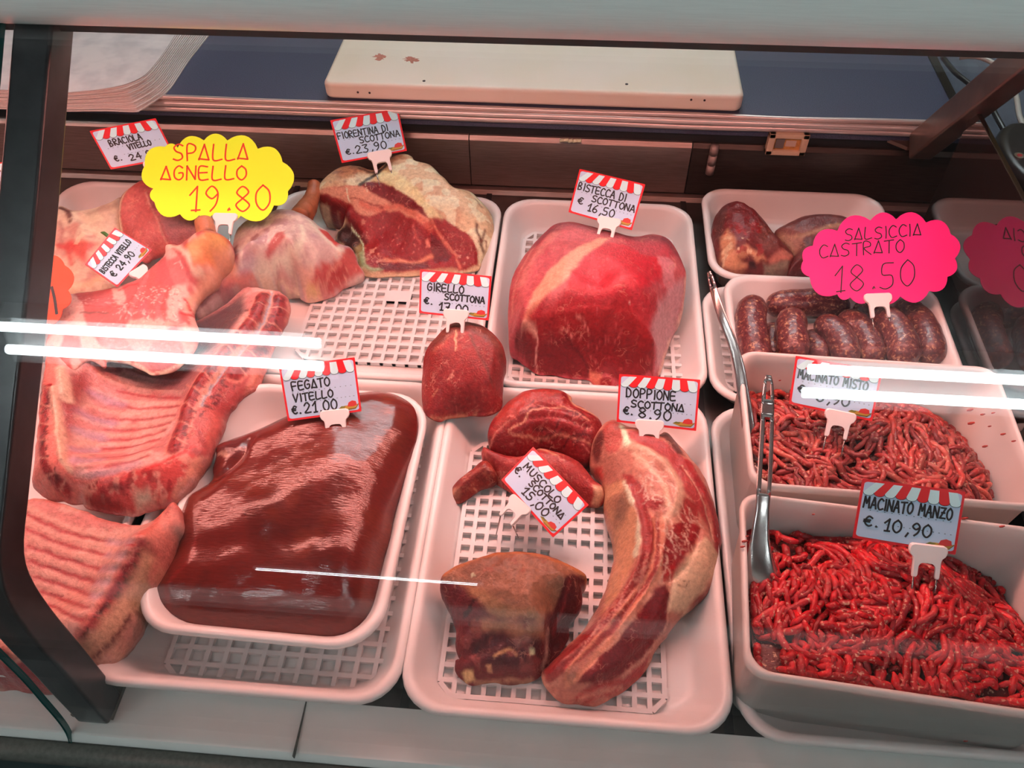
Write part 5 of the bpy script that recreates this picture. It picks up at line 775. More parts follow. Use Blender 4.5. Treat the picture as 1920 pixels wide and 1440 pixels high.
M_saus = meatmat('sausage_skin', .33, .2, .5, 340., .35, fib=(1, 1, 1), speck=0.)
def sausage(pts, label, r=.0165, seed=0):
    K = (1280, 360, 3.); q = catmull([P(K[0] + x / 3, K[1] + y / 3, z) for x, y, z in pts], .003)
    L_ = np.r_[0, np.cumsum(np.linalg.norm(np.diff(q, axis=0), axis=1))]; n = 24; m_ = len(q); V = []
    for i in range(m_):
        e = min(L_[i], L_[-1] - L_[i]); rr = r * math.sqrt(max(.02, 1 - (1 - min(1, e / (r * 1.15))) ** 2))
        t = q[min(i + 1, m_ - 1)] - q[max(i - 1, 0)]; t /= np.linalg.norm(t); a = np.cross(t, [0, 0, 1.]); a /= np.linalg.norm(a) + 1e-9; b_ = np.cross(a, t)
        for k in range(n): th = 2 * math.pi * k / n; V.append(q[i] + rr * (math.cos(th) * a + math.sin(th) * b_))
    V = np.array(V); V += (V - np.repeat(q, n, 0)) * (fbm(V * 90, 2, seed) * .05)[:, None]
    sub = 2
    F = [(i * n + k, i * n + (k + 1) % n, (i + 1) * n + (k + 1) % n, (i + 1) * n + k) for i in range(m_ - 1) for k in range(n)] + [tuple(range(n))[::-1], tuple((m_ - 1) * n + k for k in range(n))]
    # flecks of fat showing through the skin
    o = mk('sausage', V, F, M_sausg, None, True); return tag(o, label, 'sausage', 'raw sausages in the back tray')
def sausmat():
    m, t, o = nt('fresh_sausage'); L = t.links.new
    b = N(t, 'ShaderNodeBsdfPrincipled', i_Roughness=.34, i_Coat_Weight=.15); L(b.outputs[0], o.inputs[0]); tc = N(t, 'ShaderNodeTexCoord')
    n1 = N(t, 'ShaderNodeTexNoise', i_Scale=240., i_Detail=5., i_Roughness=.6, i_Distortion=.6); L(tc.outputs['Object'], n1.inputs['Vector'])
    cr = N(t, 'ShaderNodeValToRGB'); L(n1.outputs['Fac'], cr.inputs[0]); e = cr.color_ramp.elements
    e[0].position = .30; e[0].color = (*C(70, 24, 26), 1); e[1].position = .74; e[1].color = (*C(214, 140, 108), 1)
    for p_, c in ((.46, (100, 36, 38)), (.57, (122, 50, 46)), (.62, (176, 96, 72))): x = e.new(p_); x.color = (*C(*c), 1)
    L(cr.outputs[0], b.inputs['Base Color']); n2 = N(t, 'ShaderNodeTexNoise', i_Scale=260., i_Detail=3.); L(tc.outputs['Object'], n2.inputs['Vector'])
    bp = N(t, 'ShaderNodeBump', i_Strength=.4, i_Distance=.002); L(n2.outputs['Fac'], bp.inputs['Height']); L(bp.outputs[0], b.inputs['Normal']); return m
M_sausg = sausmat()
for i, (pts, lb, r) in enumerate((
    ([(408, 615, .052), (384, 690, .055), (388, 790, .054), (410, 900, .050), (430, 1010, .046)], 'thick curved sausage at the left end of its tray', .0185),
    ([(470, 650, .036), (600, 628, .037), (740, 620, .038), (860, 640, .037), (940, 655, .036)], 'sausage lying crosswise behind the upright ones', .0172),
    ([(622, 680, .056), (612, 760, .058), (620, 860, .056), (640, 960, .050)], 'sausage standing second in front of the crosswise one', .0180),
    ([(500, 750, .030), (506, 850, .030), (520, 960, .030)], 'sausage sunk between the two left upright ones', .0150),
    ([(745, 735, .040), (830, 770, .044), (900, 850, .044), (935, 970, .042)], 'sausage in the middle of its tray bending to the right', .0172),
    ([(700, 790, .028), (750, 860, .028), (790, 960, .028)], 'sausage low down below the middle bending one', .0150),
    ([(870, 715, .038), (970, 750, .044), (1040, 840, .044), (1080, 970, .042)], 'sausage right of the middle one and left of the white clip', .0172),
    ([(1070, 700, .048), (1160, 740, .054), (1225, 840, .054), (1250, 980, .050)], 'fat sausage under the white clip of the pink sign', .0195),
    ([(1190, 640, .040), (1290, 690, .042), (1370, 800, .044), (1405, 960, .042)], 'rightmost curved sausage against the right side of its tray', .0180),
    ([(950, 660, .024), (1040, 665, .024), (1130, 690, .024)], 'short dark sausage deep behind the white clip', .0140))):
    sausage(pts, lb, r, i)

# ---------------------------------------------------------------- bins of minced meat
def bin_(cx, cy, wx, wy, zb, zt, rot, label):
    e = empty('meat_bin', (cx, cy, zb), label, 'bin'); V = []; F = []; n = 32; c, s_ = math.cos(rot), math.sin(rot)
    def ring(o_, z): 
        for x, y in rrect(-wx / 2 + o_, -wy / 2 + o_, wx / 2 - o_, wy / 2 - o_, .018): V.append((cx + x * c - y * s_, cy + x * s_ + y * c, z))
    pr = [(.012, zb), (.010, zb + .002), (.0045, zt - .012), (.0015, zt - .010), (.0, zt - .008), (0, zt - .002), (.0012, zt), (.0034, zt), (.0048, zt - .002), (.0065, zt - .012), (.013, zb + .006), (.017, zb + .0035)]
    for o_, z in pr: ring(o_, z)
    for i in range(len(pr) - 1): F += [(i * n + k, i * n + (k + 1) % n, (i + 1) * n + (k + 1) % n, (i + 1) * n + k) for k in range(n)]
    F += [tuple(range(n))[::-1], tuple((len(pr) - 1) * n + k for k in range(n))]
    mk('shell', V, F, M_bin, e); return e
M_fleck = mat('meat_fleck', C(190, 60, 50), .5, noise=.3, nscale=300.)
bF = (.290, .3315, .262, .170, -.0745); bB = (.309, .5155, .262, .170, -.022)
eF = bin_(bF[0], bF[1], bF[2], bF[3], .0045, .120, bF[4], 'deep white bin at the front right heaped with bright red minced beef')
eB = bin_(bB[0], bB[1], bB[2], bB[3], .0045, .120, bB[4], 'deep white bin behind the front one holding browner minced meat')
def fleck(e, pts):
    b = MB()
    for i, (px, py, yy, z) in enumerate(pts):
        c = P(px, py, z) if yy is None else onplane(px, py, np.array([0, yy, 0]), np.array([0, -1., 0])); r = .0012 + .0016 * ((i * 37) % 10) / 10
        b.tube([c + np.array([-r, 0, 0]), c + np.array([0, 0, r * .4]), c + np.array([r, 0, r])], [r * .4, r * .6, r * .3], 6)
    o = b.build('meat_fleck', M_fleck, e, True); o['kind'] = 'stuff'; return o
MMi = meatmat('minced_meat', .40, .1, .30, 500., .30, speck=.8)
MMd = meatmat('minced_shadow_bed', .5, .05, .5, 260., .35)
def mince(bn, name, label, hts, base, pal, n, seed, rr, zrng):
    cx, cy, wx, wy, rot = bn; rng = np.random.RandomState(seed); c, s_ = math.cos(rot), math.sin(rot)
    hw, hh = wx / 2 - .012, wy / 2 - .012
    tp = TPS(np.array([[u * hw, v * hh] for u, v, _ in hts]), np.array([z for _, _, z in hts]))
    def Z(p): return tp(p) + .0035 * fbm(np.c_[p * 38, np.full(len(p), seed)], 3, seed)
    def Wd(p, z): return np.c_[cx + p[:, 0] * c - p[:, 1] * s_, cy + p[:, 0] * s_ + p[:, 1] * c, z]
    V = []; F = []; CC = []
    # bed under the strands
    nx, ny = 70, 48; gx, gy = np.meshgrid(np.linspace(-hw, hw, nx), np.linspace(-hh, hh, ny)); g = np.c_[gx.ravel(), gy.ravel()]
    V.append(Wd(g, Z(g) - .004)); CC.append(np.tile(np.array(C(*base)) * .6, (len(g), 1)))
    i, j = np.meshgrid(np.arange(nx - 1), np.arange(ny - 1)); F.append(np.stack([j * nx + i, j * nx + i + 1, (j + 1) * nx + i + 1, (j + 1) * nx + i], -1).reshape(-1, 4))
    def one(p0, ang, curv, ln, lift, tilt):
        k = max(6, int(ln / .0032)); pts = [p0]; a = ang
        for _ in range(k): pts.append(pts[-1] + ln / k * np.array([math.cos(a), math.sin(a)])); a += curv / k + rng.normal(0, .10)
        pts = np.array(pts); pts[:, 0] = np.clip(pts[:, 0], -hw + .003, hw - .003); pts[:, 1] = np.clip(pts[:, 1], -hh + .003, hh - .003)
        u = np.linspace(-1, 1, len(pts)); z = Z(pts) + lift - .004 * np.abs(u) ** 2.5 + tilt * u + .0012 * np.sin(u * rng.uniform(2, 6) + rng.uniform(0, 6))
        q = Wd(pts, np.maximum(z, .015)); d = np.linalg.norm(np.diff(q, axis=0), axis=1); q = q[np.r_[True, d > .0006]]
        if len(q) < 5: return
        co_ = np.array(pal[rng.randint(len(pal))], float) * rng.uniform(.85, 1.12)
        strand(V, F, CC, q, rr * rng.uniform(.85, 1.12), 7, np.array(C(*np.clip(co_, 5, 250))), seed, .22)
    for b_ in range(n // 9):                                  # bundles left by the grinder plate
        p = np.array([rng.uniform(-hw, hw), rng.uniform(-hh, hh)]); a = rng.uniform(0, 2 * math.pi) if rng.rand() < .5 else rng.normal(-1.2, .5); cv = rng.uniform(-1.8, 1.8); ln = rng.uniform(.025, .055); lf = rng.uniform(-.003, .006); nr = np.array([-math.sin(a), math.cos(a)]); tl = rng.uniform(-.002, .003)
        for k in range(rng.randint(4, 9)): one(p + nr * rr * 2.05 * k + rng.normal(0, .0012, 2), a + rng.normal(0, .08), cv + rng.normal(0, .15), ln * rng.uniform(.75, 1.15), lf + rng.normal(0, .0009), tl)
    for k in range(n // 3): one(np.array([rng.uniform(-hw, hw), rng.uniform(-hh, hh)]), rng.uniform(0, 6.28), rng.uniform(-3, 3), rng.uniform(.010, .030), rng.uniform(-.002, .006), rng.uniform(-.003, .003))
    V = np.concatenate(V); me = bpy.data.meshes.new(name); Fa = np.concatenate(F); CC = np.concatenate(CC)
    me.vertices.add(len(V)); me.vertices.foreach_set('co', V.astype(np.float32).ravel()); me.loops.add(Fa.size); me.loops.foreach_set('vertex_index', Fa.astype(np.int32).ravel())
    me.polygons.add(len(Fa)); me.polygons.foreach_set('loop_start', np.arange(0, Fa.size, 4, dtype=np.int32)); me.polygons.foreach_set('use_smooth', np.ones(len(Fa), bool))
    me.materials.append(MMi); me.update(calc_edges=True); me.validate()
    at = me.color_attributes.new('Col', 'FLOAT_COLOR', 'POINT'); c4 = np.ones((len(V), 4), np.float32); c4[:, :3] = CC; at.data.foreach_set('color', c4.ravel())
    o = bpy.data.objects.new(name, me); COL.objects.link(o); return tag(o, label, 'minced meat', None, 'stuff')
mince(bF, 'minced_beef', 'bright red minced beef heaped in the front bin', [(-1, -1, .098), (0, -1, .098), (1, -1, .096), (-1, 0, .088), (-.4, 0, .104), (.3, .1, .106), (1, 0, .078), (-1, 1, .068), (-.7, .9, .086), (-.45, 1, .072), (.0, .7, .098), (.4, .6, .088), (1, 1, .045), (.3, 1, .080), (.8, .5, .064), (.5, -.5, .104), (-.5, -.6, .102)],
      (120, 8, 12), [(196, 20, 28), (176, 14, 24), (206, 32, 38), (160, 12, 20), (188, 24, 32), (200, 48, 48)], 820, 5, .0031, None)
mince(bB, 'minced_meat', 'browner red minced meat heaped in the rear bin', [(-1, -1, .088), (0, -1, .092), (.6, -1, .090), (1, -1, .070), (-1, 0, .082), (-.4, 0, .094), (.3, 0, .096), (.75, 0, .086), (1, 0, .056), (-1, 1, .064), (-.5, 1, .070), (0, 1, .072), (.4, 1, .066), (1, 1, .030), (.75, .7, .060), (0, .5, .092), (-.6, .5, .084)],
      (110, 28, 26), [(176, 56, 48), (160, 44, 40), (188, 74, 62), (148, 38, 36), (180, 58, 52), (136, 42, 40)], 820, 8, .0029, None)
fleck(eB, [(1462, 714, .59, 0), (1835, 760, .56, .10), (1842, 778, .5, .10), (1855, 800, .5, .09), (1818, 770, .5, .09), (1880, 815, .5, .08), (1862, 775, .5, .1), (1820, 795, .5, .09), (1846, 838, .5, .09), (1900, 828, .49, .1)])
fleck(eF, [(1525, 965, .405, 0), (1396, 1016, None, .121), (1392, 1026, None, .121), (1401, 1006, None, .121), (1808, 973, None, .121), (1878, 988, None, .121), (1810, 1390, .25, 0)])
# slotted spoons, stuck in the mince
M_spoon = mat('spoon_steel', (.50, .46, .45), .22, .9, .5, .12, 60.)
def spoon(path, wid, slot, side, label, th=.0016):
    q = catmull([P(x, y, z) for x, y, z in path], .004); n = len(q); L_ = np.r_[0, np.cumsum(np.linalg.norm(np.diff(q, axis=0), axis=1))]; u = L_ / L_[-1]
    t = np.gradient(q, axis=0); t /= np.linalg.norm(t, axis=1)[:, None]; sd = np.array(side, float); sd = sd - t * (t @ sd)[:, None]; sd /= np.linalg.norm(sd, axis=1)[:, None]; nr = np.cross(t, sd)
    w_ = np.interp(u, [a for a, _ in wid], [b_ for _, b_ in wid]); cup = np.interp(u, [0, .72, .86, 1], [.12, .12, .22, .30])
    b = MB()
    def strip(i0, i1, lo_, hi_, k=5):
        Vt = []
        for i in range(i0, i1 + 1):
            for s_ in (1, -1):
                for j in range(k): a = lo_(i) + (hi_(i) - lo_(i)) * j / (k - 1); Vt.append(q[i] + sd[i] * w_[i] * a + nr[i] * (s_ * th / 2 - cup[i] * w_[i] * a * a * 1.2))
        Fc = []; m2 = 2 * k
        for i in range(i1 - i0):
            o_ = i * m2
            for j in range(k - 1): Fc += [(o_ + j, o_ + j + 1, o_ + m2 + j + 1, o_ + m2 + j), (o_ + k + j + 1, o_ + k + j, o_ + m2 + k + j, o_ + m2 + k + j + 1)]
            Fc += [(o_, o_ + m2, o_ + m2 + k, o_ + k), (o_ + k - 1, o_ + 2 * k - 1, o_ + m2 + 2 * k - 1, o_ + m2 + k - 1)]
        for o_ in (0, (i1 - i0) * m2): Fc += [(o_ + j, o_ + j + 1, o_ + k + j + 1, o_ + k + j) for j in range(k - 1)]
        b.add(Vt, Fc)
    cuts = [0]; hole = []
    for a, c in slot: cuts += [int(a * n), int(c * n)]; hole.append((int(a * n), int(c * n)))
    cuts.append(n - 1); cuts = sorted(set(cuts))
    for i0, i1 in zip(cuts[:-1], cuts[1:]):
        if (i0, i1) in hole: strip(i0, i1, lambda i: -1., lambda i: -.42, 3); strip(i0, i1, lambda i: .42, lambda i: 1., 3)
        else: strip(i0, i1, lambda i: -1., lambda i: 1., 7)
    return tag(b.build('serving_spoon', M_spoon, None, True), label, 'spoon')
spoon([(1441, 704, .188), (1440, 760, .178), (1436, 860, .156), (1431, 940, .140), (1426, 1010, .122), (1428, 1060, .108), (1436, 1100, .094), (1442, 1140, .076)], [(0, .0024), (.03, .0042), (.1, .0056), (.45, .0066), (.58, .0058), (.70, .0082), (.82, .0130), (.93, .0150), (1, .010)], [(.045, .115), (.20, .50)], (1, .12, 0), 'steel serving spoon with a slotted handle standing in the front bin')
spoon([(1329, 510, .175), (1338, 545, .170), (1352, 590, .160), (1372, 640, .146), (1386, 690, .130), (1394, 740, .112), (1402, 790, .094), (1410, 830, .078)], [(0, .0022), (.06, .0040), (.5, .0050), (.75, .0060), (1, .0070)], [(.06, .12)], (.25, .62, .75), 'steel serving spoon leaning out over the left end of the rear bin')
# ---------------------------------------------------------------- price tags, handwriting, scalloped signs
GL = {  # pen strokes of capitals as drawn on the tags, x to the right, y up
 'A': [[(0, 0), (.45, 1), (.55, .95), (.92, 0)], [(.12, .36), (.80, .36)]], 'a': [[(0, .05), (.5, 1), (.9, .05), (0, .12)]], 'B': [[(.05, 0), (.1, 1), (.6, .95), (.65, .7), (.15, .52), (.7, .4), (.7, .1), (.05, .02)]], 'C': [[(.9, .85), (.5, 1), (.1, .7), (.08, .3), (.4, 0), (.95, .1)]], 'D': [[(.1, 0), (.1, 1), (.7, .8), (.85, .4), (.6, .05), (.05, .02)]],
 'E': [[(.85, .95), (.1, .95), (.1, .05), (.9, .05)], [(.1, .5), (.75, .52)]], 'F': [[(.9, .95), (.1, .95), (.15, 0)], [(.0, .5), (.75, .52)]], 'G': [[(.85, .85), (.5, 1), (.1, .7), (.1, .2), (.5, 0), (.85, .2), (.85, .5), (.5, .48)]], 'I': [[(.22, 0), (.25, .5), (.2, 1)]], 'L': [[(.15, 1), (.1, .05), (.9, .08)]],
 'M': [[(.0, 0), (.12, 1), (.5, .4), (.85, 1), (1, 0)]], 'N': [[(.05, 0), (.1, 1), (.85, .05), (.92, 1)]], 'O': [[(.5, 1), (.1, .7), (.1, .25), (.5, 0), (.9, .3), (.88, .75), (.5, 1)]], 'P': [[(.1, 0), (.12, 1), (.75, .95), (.85, .7), (.6, .5), (.12, .45)]], 'R': [[(.1, 0), (.12, 1), (.75, .95), (.8, .65), (.15, .5), (.9, 0)]],
 'S': [[(.9, .9), (.5, 1), (.1, .8), (.3, .55), (.75, .42), (.85, .15), (.45, 0), (.05, .08)]], 'T': [[(.0, .95), (1, 1)], [(.5, .95), (.48, 0)]], 'U': [[(.1, 1), (.1, .25), (.45, 0), (.85, .25), (.9, 1)]], 'V': [[(.05, 1), (.4, 0), (.95, 1)]], 'Z': [[(.1, .95), (.9, .95), (.1, .05), (.95, .05)], [(.25, .5), (.75, .5)]],
 '0': [[(.5, 1), (.12, .7), (.12, .25), (.5, 0), (.88, .3), (.86, .75), (.5, 1)]], '1': [[(.15, .65), (.6, 1), (.5, 0)], [(.25, 0), (.75, .02)]], '2': [[(.1, .75), (.45, 1), (.85, .75), (.5, .35), (.1, .05), (.95, .05)]], '3': [[(.1, .95), (.85, .95), (.4, .58), (.85, .35), (.6, .02), (.05, .08)]], '4': [[(.7, 0), (.7, 1), (.1, .35), (.95, .35)]], '5': [[(.85, .98), (.25, .95), (.2, .55), (.75, .5), (.8, .15), (.4, 0), (.05, .08)]],
 '6': [[(.75, 1), (.25, .6), (.1, .2), (.5, 0), (.85, .25), (.5, .48), (.15, .3)]], '7': [[(.05, .95), (.9, .95), (.4, 0)], [(.3, .48), (.8, .5)]], '8': [[(.5, .52), (.15, .75), (.5, 1), (.85, .78), (.5, .52), (.1, .25), (.5, 0), (.9, .25), (.5, .52)]], '9': [[(.85, .7), (.5, .5), (.15, .72), (.5, 1), (.85, .75), (.75, .3), (.4, 0)]],
 ',': [[(.5, .1), (.3, -.2)]], '.': [[(.3, .0), (.36, .10), (.42, .02)]], '€': [[(.9, .85), (.5, 1), (.15, .6), (.2, .2), (.6, 0), (.9, .12)], [(0, .6), (.7, .62)], [(0, .4), (.65, .42)]]}
ADV = {'I': .42, ',': .55, '.': .5, ' ': .7, '1': .8, 'M': 1.15}
M_card = mat('tag_card', C(206, 172, 180), .35, 0., .5, .04, 60.); M_red = mat('tag_red', (.62, .012, .018), .35); M_ink = mat('black_ink', (.008, .008, .010), .5); M_cwht = mat('awning_white', C(222, 196, 196), .35)
M_clip = mat('clip_plastic', (.80, .76, .74), .35); M_prong = mat('prong_steel', (.45, .40, .38), .25, .9)
M_yel = mat('yellow_paper', (.66, .92, .012), .6); M_pinkp = mat('pink_paper', (.86, .006, .20), .55); M_orp = mat('orange_paper', (.88, .06, .012), .55); M_rink = mat('red_ink', (.62, .035, .012), .5)
M_board2 = mat('drawn_board', (.42, .27, .03), .5); M_steakp = mat('drawn_meat', (.50, .03, .025), .5); M_leaf = mat('drawn_leaf', (.14, .16, .02), .5)
class Card:                              # a flat card: u runs along its top edge, v down from it
    def __init__(s, tl, tr, br, bl, zb, zt):
        s.q = [P(*tl, zt), P(*tr, zt), P(*br, zb), P(*bl, zb)]
        s.o = s.q[0]; n = np.cross(s.q[1] - s.q[0], s.q[3] - s.q[0]); n /= np.linalg.norm(n)
        s.n = n if n @ (np.array([0, 0, CAM_Z]) - s.o) > 0 else -n
        c = np.mean(s.q, 0); s.q[2] = onplane(*br, s.o, s.n); s.c = np.mean(s.q, 0)
        s.W = np.linalg.norm(s.q[1] - s.q[0]); s.H = np.linalg.norm(s.q[3] - s.q[0])
    def p(s, u, v, h=0.): a, b, c, d = s.q; return (a * (1 - u) + b * u) * (1 - v) + (d * (1 - u) + c * u) * v + s.n * h
    def slab(s, mb, poly, h0, h1, mi=0):
        n = len(poly); V = [s.p(u, v, h0) for u, v in poly] + [s.p(u, v, h1) for u, v in poly]
        mb.add(V, [tuple(range(n)), tuple(range(n, 2 * n))[::-1]] + [(i, n + i, n + (i + 1) % n, (i + 1) % n) for i in range(n)], mi)
    def stroke(s, mb, pts, w, h, mi=0):
        P3 = [s.p(u, v, h) for u, v in pts]; n = len(P3); V = []
        for i in range(n):
            t = P3[min(i + 1, n - 1)] - P3[max(i - 1, 0)]; t /= np.linalg.norm(t) + 1e-12; q = np.cross(s.n, t) * w / 2
            if i == 0: P3[0] = P3[0] - t * w * .4
            if i == n - 1: P3[i] = P3[i] + t * w * .4
            V += [P3[i] + q, P3[i] - q, P3[i] + q * .8 + s.n * .0002, P3[i] - q * .8 + s.n * .0002]
        F = []
        for i in range(n - 1): a = 4 * i; b_ = a + 4; F += [(a + 2, a + 3, b_ + 3, b_ + 2), (a, a + 2, b_ + 2, b_), (a + 3, a + 1, b_ + 1, b_ + 3)]
        mb.add(V, F, mi)
    def write(s, mb, txt, u, v, cw, ch, w, h=.0008, slope=0., seed=0, slant=.0):
        r_ = np.random.RandomState(seed + len(txt)); x = u
        for ch_ in txt:
            for st in GL.get(ch_, []):
                jit = r_.uniform(-.03, .03, 2); q = [((a + jit[0]) * cw + b_ * slant * cw, -(b_ + jit[1]) * ch) for a, b_ in st]
                if ch_ in 'aAMNVZ14' or len(q) == 2: parts = [q[i:i + 2] for i in range(len(q) - 1)]        # straight pen strokes
                else: parts = [catmull(q, min(cw, ch) * .16)]
                for pl in parts: s.stroke(mb, [(x + a, v + b_ + slope * (x - u + a)) for a, b_ in pl], w, h)
            x += cw * (ADV.get(ch_, 1.) + .17)
def spot(c, px, py, h=0.): return onplane(px, py, c.o + c.n * h, c.n)
def holder(c, root, px, py, wpx, ang, ln=.012, prong_to=None, plen=.03):
    o = spot(c, px, py, .0012); e = spot(c, px + math.cos(ang) * wpx, py + math.sin(ang) * wpx, .0012) - o; wd = np.linalg.norm(e); ex = e / wd; ey = np.cross(c.n, ex)
    if (spot(c, px - math.sin(ang) * 10, py + math.cos(ang) * 10) - spot(c, px, py)) @ ey < 0: ey = -ey
    half = [(.0, .0), (.40, .0), (.47, .04), (.5, .12), (.5, .22), (.46, .32), (.38, .40), (.36, .50), (.355, .95), (.34, 1.0), (.26, 1.0), (.24, .95), (.235, .68), (.20, .60), (.14, .56), (.0, .55)]
    poly = half + [(-a, b_) for a, b_ in half[::-1][1:-1]]; n = len(poly)
    ring = lambda h, k=1.: [o + ex * a * wd * k + ey * ((b_ - .5) * k + .5) * wd * .92 + c.n * h for a, b_ in poly]
    V = ring(0) + ring(.0026) + ring(.0034, .94); mb = MB(); half_n = len(half)
    F = [(i, n + i, n + (i + 1) % n, (i + 1) % n) for i in range(n)] + [(n + i, 2 * n + i, 2 * n + (i + 1) % n, n + (i + 1) % n) for i in range(n)]
    mir = lambda i: 0 if i == 0 else (half_n - 1 if i == half_n - 1 else n - i)
    # the flat faces, cell by cell between the left and right outlines
    for s_ in (1, -1):
        idx = (lambda i: i) if s_ == 1 else mir
        L1 = [0, 1, 2, 3, 4, 5, 6]; f = tuple(2 * n + idx(i) for i in [0, 1, 2, 3, 4, 5, 6, 13, 14, 15]); F.append(f if s_ == 1 else f[::-1])
        f = tuple(2 * n + idx(i) for i in [6, 7, 8, 9, 10, 11, 12, 13]); F.append(f if s_ == 1 else f[::-1])
        f = tuple(idx(i) for i in [0, 1, 2, 3, 4, 5, 6, 13, 14, 15]); F.append(f[::-1] if s_ == 1 else f); f = tuple(idx(i) for i in [6, 7, 8, 9, 10, 11, 12, 13]); F.append(f[::-1] if s_ == 1 else f)
    mb.add(V, F); hd = mb.build('holder', M_clip, root)
    for sx in (-.3, .3):
        a = o + ex * sx * wd + ey * wd * .86 + c.n * .0015; b_ = a + ey * plen if prong_to is None else P(prong_to[0] + (sx > 0) * prong_to[3], prong_to[1] + (sx > 0) * prong_to[4], prong_to[2])
        mb = MB(); mb.tube([a, (a + b_) / 2, b_], [.0008, .0008, .0005], 6); mb.build('prong', M_prong, hd, True)
    return hd
def tag_(label, tl, tr, br, bl, zb, zt, lines, hold, round_=.04, group='handwritten red awning price tags'):
    c = Card(tl, tr, br, bl, zb, zt); root = empty('price_tag', tuple(c.c), label, 'price tag', group)
    m = .026; mv = m * c.W / c.H; mb = MB(); cr = lambda a, b_, r: rrect(a, b_ * 1., 1 - a, 1 - b_, r, 4)
    c.slab(mb, cr(0, 0, .012), 0, .0006, 0); c.slab(mb, cr(m, mv, round_), .0006, .00075, 1)
    card = mb.build('card', [M_red, M_card], root)
    mb = MB(); ns = 9; w0 = (1 - 2 * m) / ns
    for k in range(ns):
        a = m + k * w0; y0, y1 = mv * .9, .215; sl = .055 * (k - 4) / 4 * -1
        bot = [(a + w0 * (.5 - .5 * math.cos(math.pi * i / 6)), y1 + .05 * math.sin(math.pi * i / 6)) for i in range(7)]
        tp = lambda x: .5 + (x - .5) * .84 + .03
        c.slab(mb, [(tp(a + w0), y0), (tp(a), y0)] + bot, .00075, .0009, 1 if k % 2 == 0 else 0); c.stroke(mb, bot, .0004, .00095, 2)
    mb.build('awning', [M_red, M_cwht, M_ink], card)
    mb = MB()
    for i, (txt, u, v, cw, ch, sl) in enumerate(lines): c.write(mb, txt, u, v, cw, ch, .0016, .0009, sl, i + len(label))
    for v_, u0, u1 in ((.50, .12, .9), (.70, .30, .92)):
        for k in range(12): u = u0 + (u1 - u0) * k / 11; c.stroke(mb, [(u, v_ + .0), (u + .008, v_ + .001)], .0005, .0008)
    mb.build('lettering', M_ink, card)
    mb = MB(); c.slab(mb, [(.70, .90), (.78, .86), (.95, .86), (.985, .84), (.93, .94), (.80, .95)], .00075, .0009, 0); c.slab(mb, [(.82, .88), (.84, .81), (.89, .78), (.94, .80), (.95, .87), (.90, .89)], .0009, .00105, 1); c.slab(mb, [(.70, .90), (.74, .86), (.80, .87), (.78, .90)], .0009, .00105, 2); c.stroke(mb, [(.79, .93), (.93, .925), (.97, .86)], .0004, .0011, 3); mb.build('meat_drawing', [M_board2, M_steakp, M_leaf, M_ink], card)
    if hold: holder(c, root, *hold)
    return root
tag_('red awning tag reading BRACIOLA VITELLO half behind the yellow sign', (168, 246), (292, 222), (330, 296), (208, 318), .130, .165, [('BRACIOLA', .17, .46, .058, .15, -.06), ('VITELLO', .40, .62, .048, .13, -.06), ('€.', .13, .83, .06, .13, 0), ('24,90', .34, .88, .085, .15, -.05)], (290, 300, 46, -.2, .012, None, .045))
tag_('red awning tag reading FIORENTINA DI SCOTTONA above the bone-in steak', (619, 226), (746, 204), (763, 283), (641, 306), .098, .132, [('FIORENTINA DI', .04, .47, .058, .15, 0), ('SCOTTONA', .34, .64, .066, .14, 0), ('€.', .10, .84, .07, .12, 0), ('23,90', .24, .86, .092, .18, 0)], (710, 284, 46, -.17, .012, None, .022))
tag_('red awning tag reading BISTECCA DI SCOTTONA on the round beef joint', (1087, 317), (1210, 346), (1185, 432), (1066, 398), .120, .150, [('BISTECCA DI', .05, .46, .066, .16, 0), ('SCOTTONA', .30, .64, .072, .14, 0), ('€', .10, .76, .08, .14, 0), ('16,50', .26, .86, .085, .17, 0)], (1144, 409, 45, .17, .012, None, .020))
tag_('red awning tag tilted steeply reading BISTECCA VITELLO above the lamb knuckle', (159, 496), (215, 427), (285, 469), (220, 539), .100, .125, [('BISTECCA VITELLO', .06, .52, .050, .14, 0), ('€ 24,90', .12, .78, .085, .17, 0)], (254, 505, 34, -.55, .012, None, .014))
tag_('red awning tag reading GIRELLO SCOTTONA on the small upright joint', (788, 505), (922, 518), (916, 601), (786, 587), .116, .150, [('GIRELLO', .11, .46, .070, .17, 0), ('SCOTTONA', .36, .63, .062, .14, 0), ('€.', .07, .77, .07, .14, 0), ('17,00', .28, .88, .085, .17, 0)], (856, 580, 48, .06, .012, None, .018))
tag_('red awning tag reading FEGATO VITELLO stuck in the liver', (523, 689), (665, 670), (678, 771), (540, 790), .088, .122, [('FEGaTO', .12, .46, .075, .16, 0), ('VITELLO', .12, .67, .072, .14, 0), ('€.', .08, .88, .07, .14, 0), ('21.00', .24, .90, .090, .19, 0)], (627, 768, 55, -.10, .012, None, .018))
tag_('red awning tag reading DOPPIONE SCOTTONA on the long curved rib', (1161, 701), (1313, 712), (1305, 808), (1156, 791), .076, .108, [('DOPPIONE', .10, .46, .072, .18, 0), ('SCOTTONa', .17, .66, .072, .14, 0), ('€.', .08, .82, .07, .15, 0), ('8.90', .26, .86, .105, .20, 0)], (1218, 787, 54, .05, .012, None, .018))
tag_('red awning tag lying tilted on the shin reading MUSCOLO SCOTTONA', (1000, 838), (1104, 947), (1037, 1008), (940, 900), .050, .066, [('MUSCOLO', .10, .47, .078, .15, 0), ('SCOTTONa', .30, .63, .066, .13, 0), ('€.', .04, .66, .07, .15, 0), ('15,00', .30, .86, .090, .18, 0)], (981, 941, 48, .72, .012, (930, 1004, .014, 42, 4), .03), group='handwritten red awning price tags')
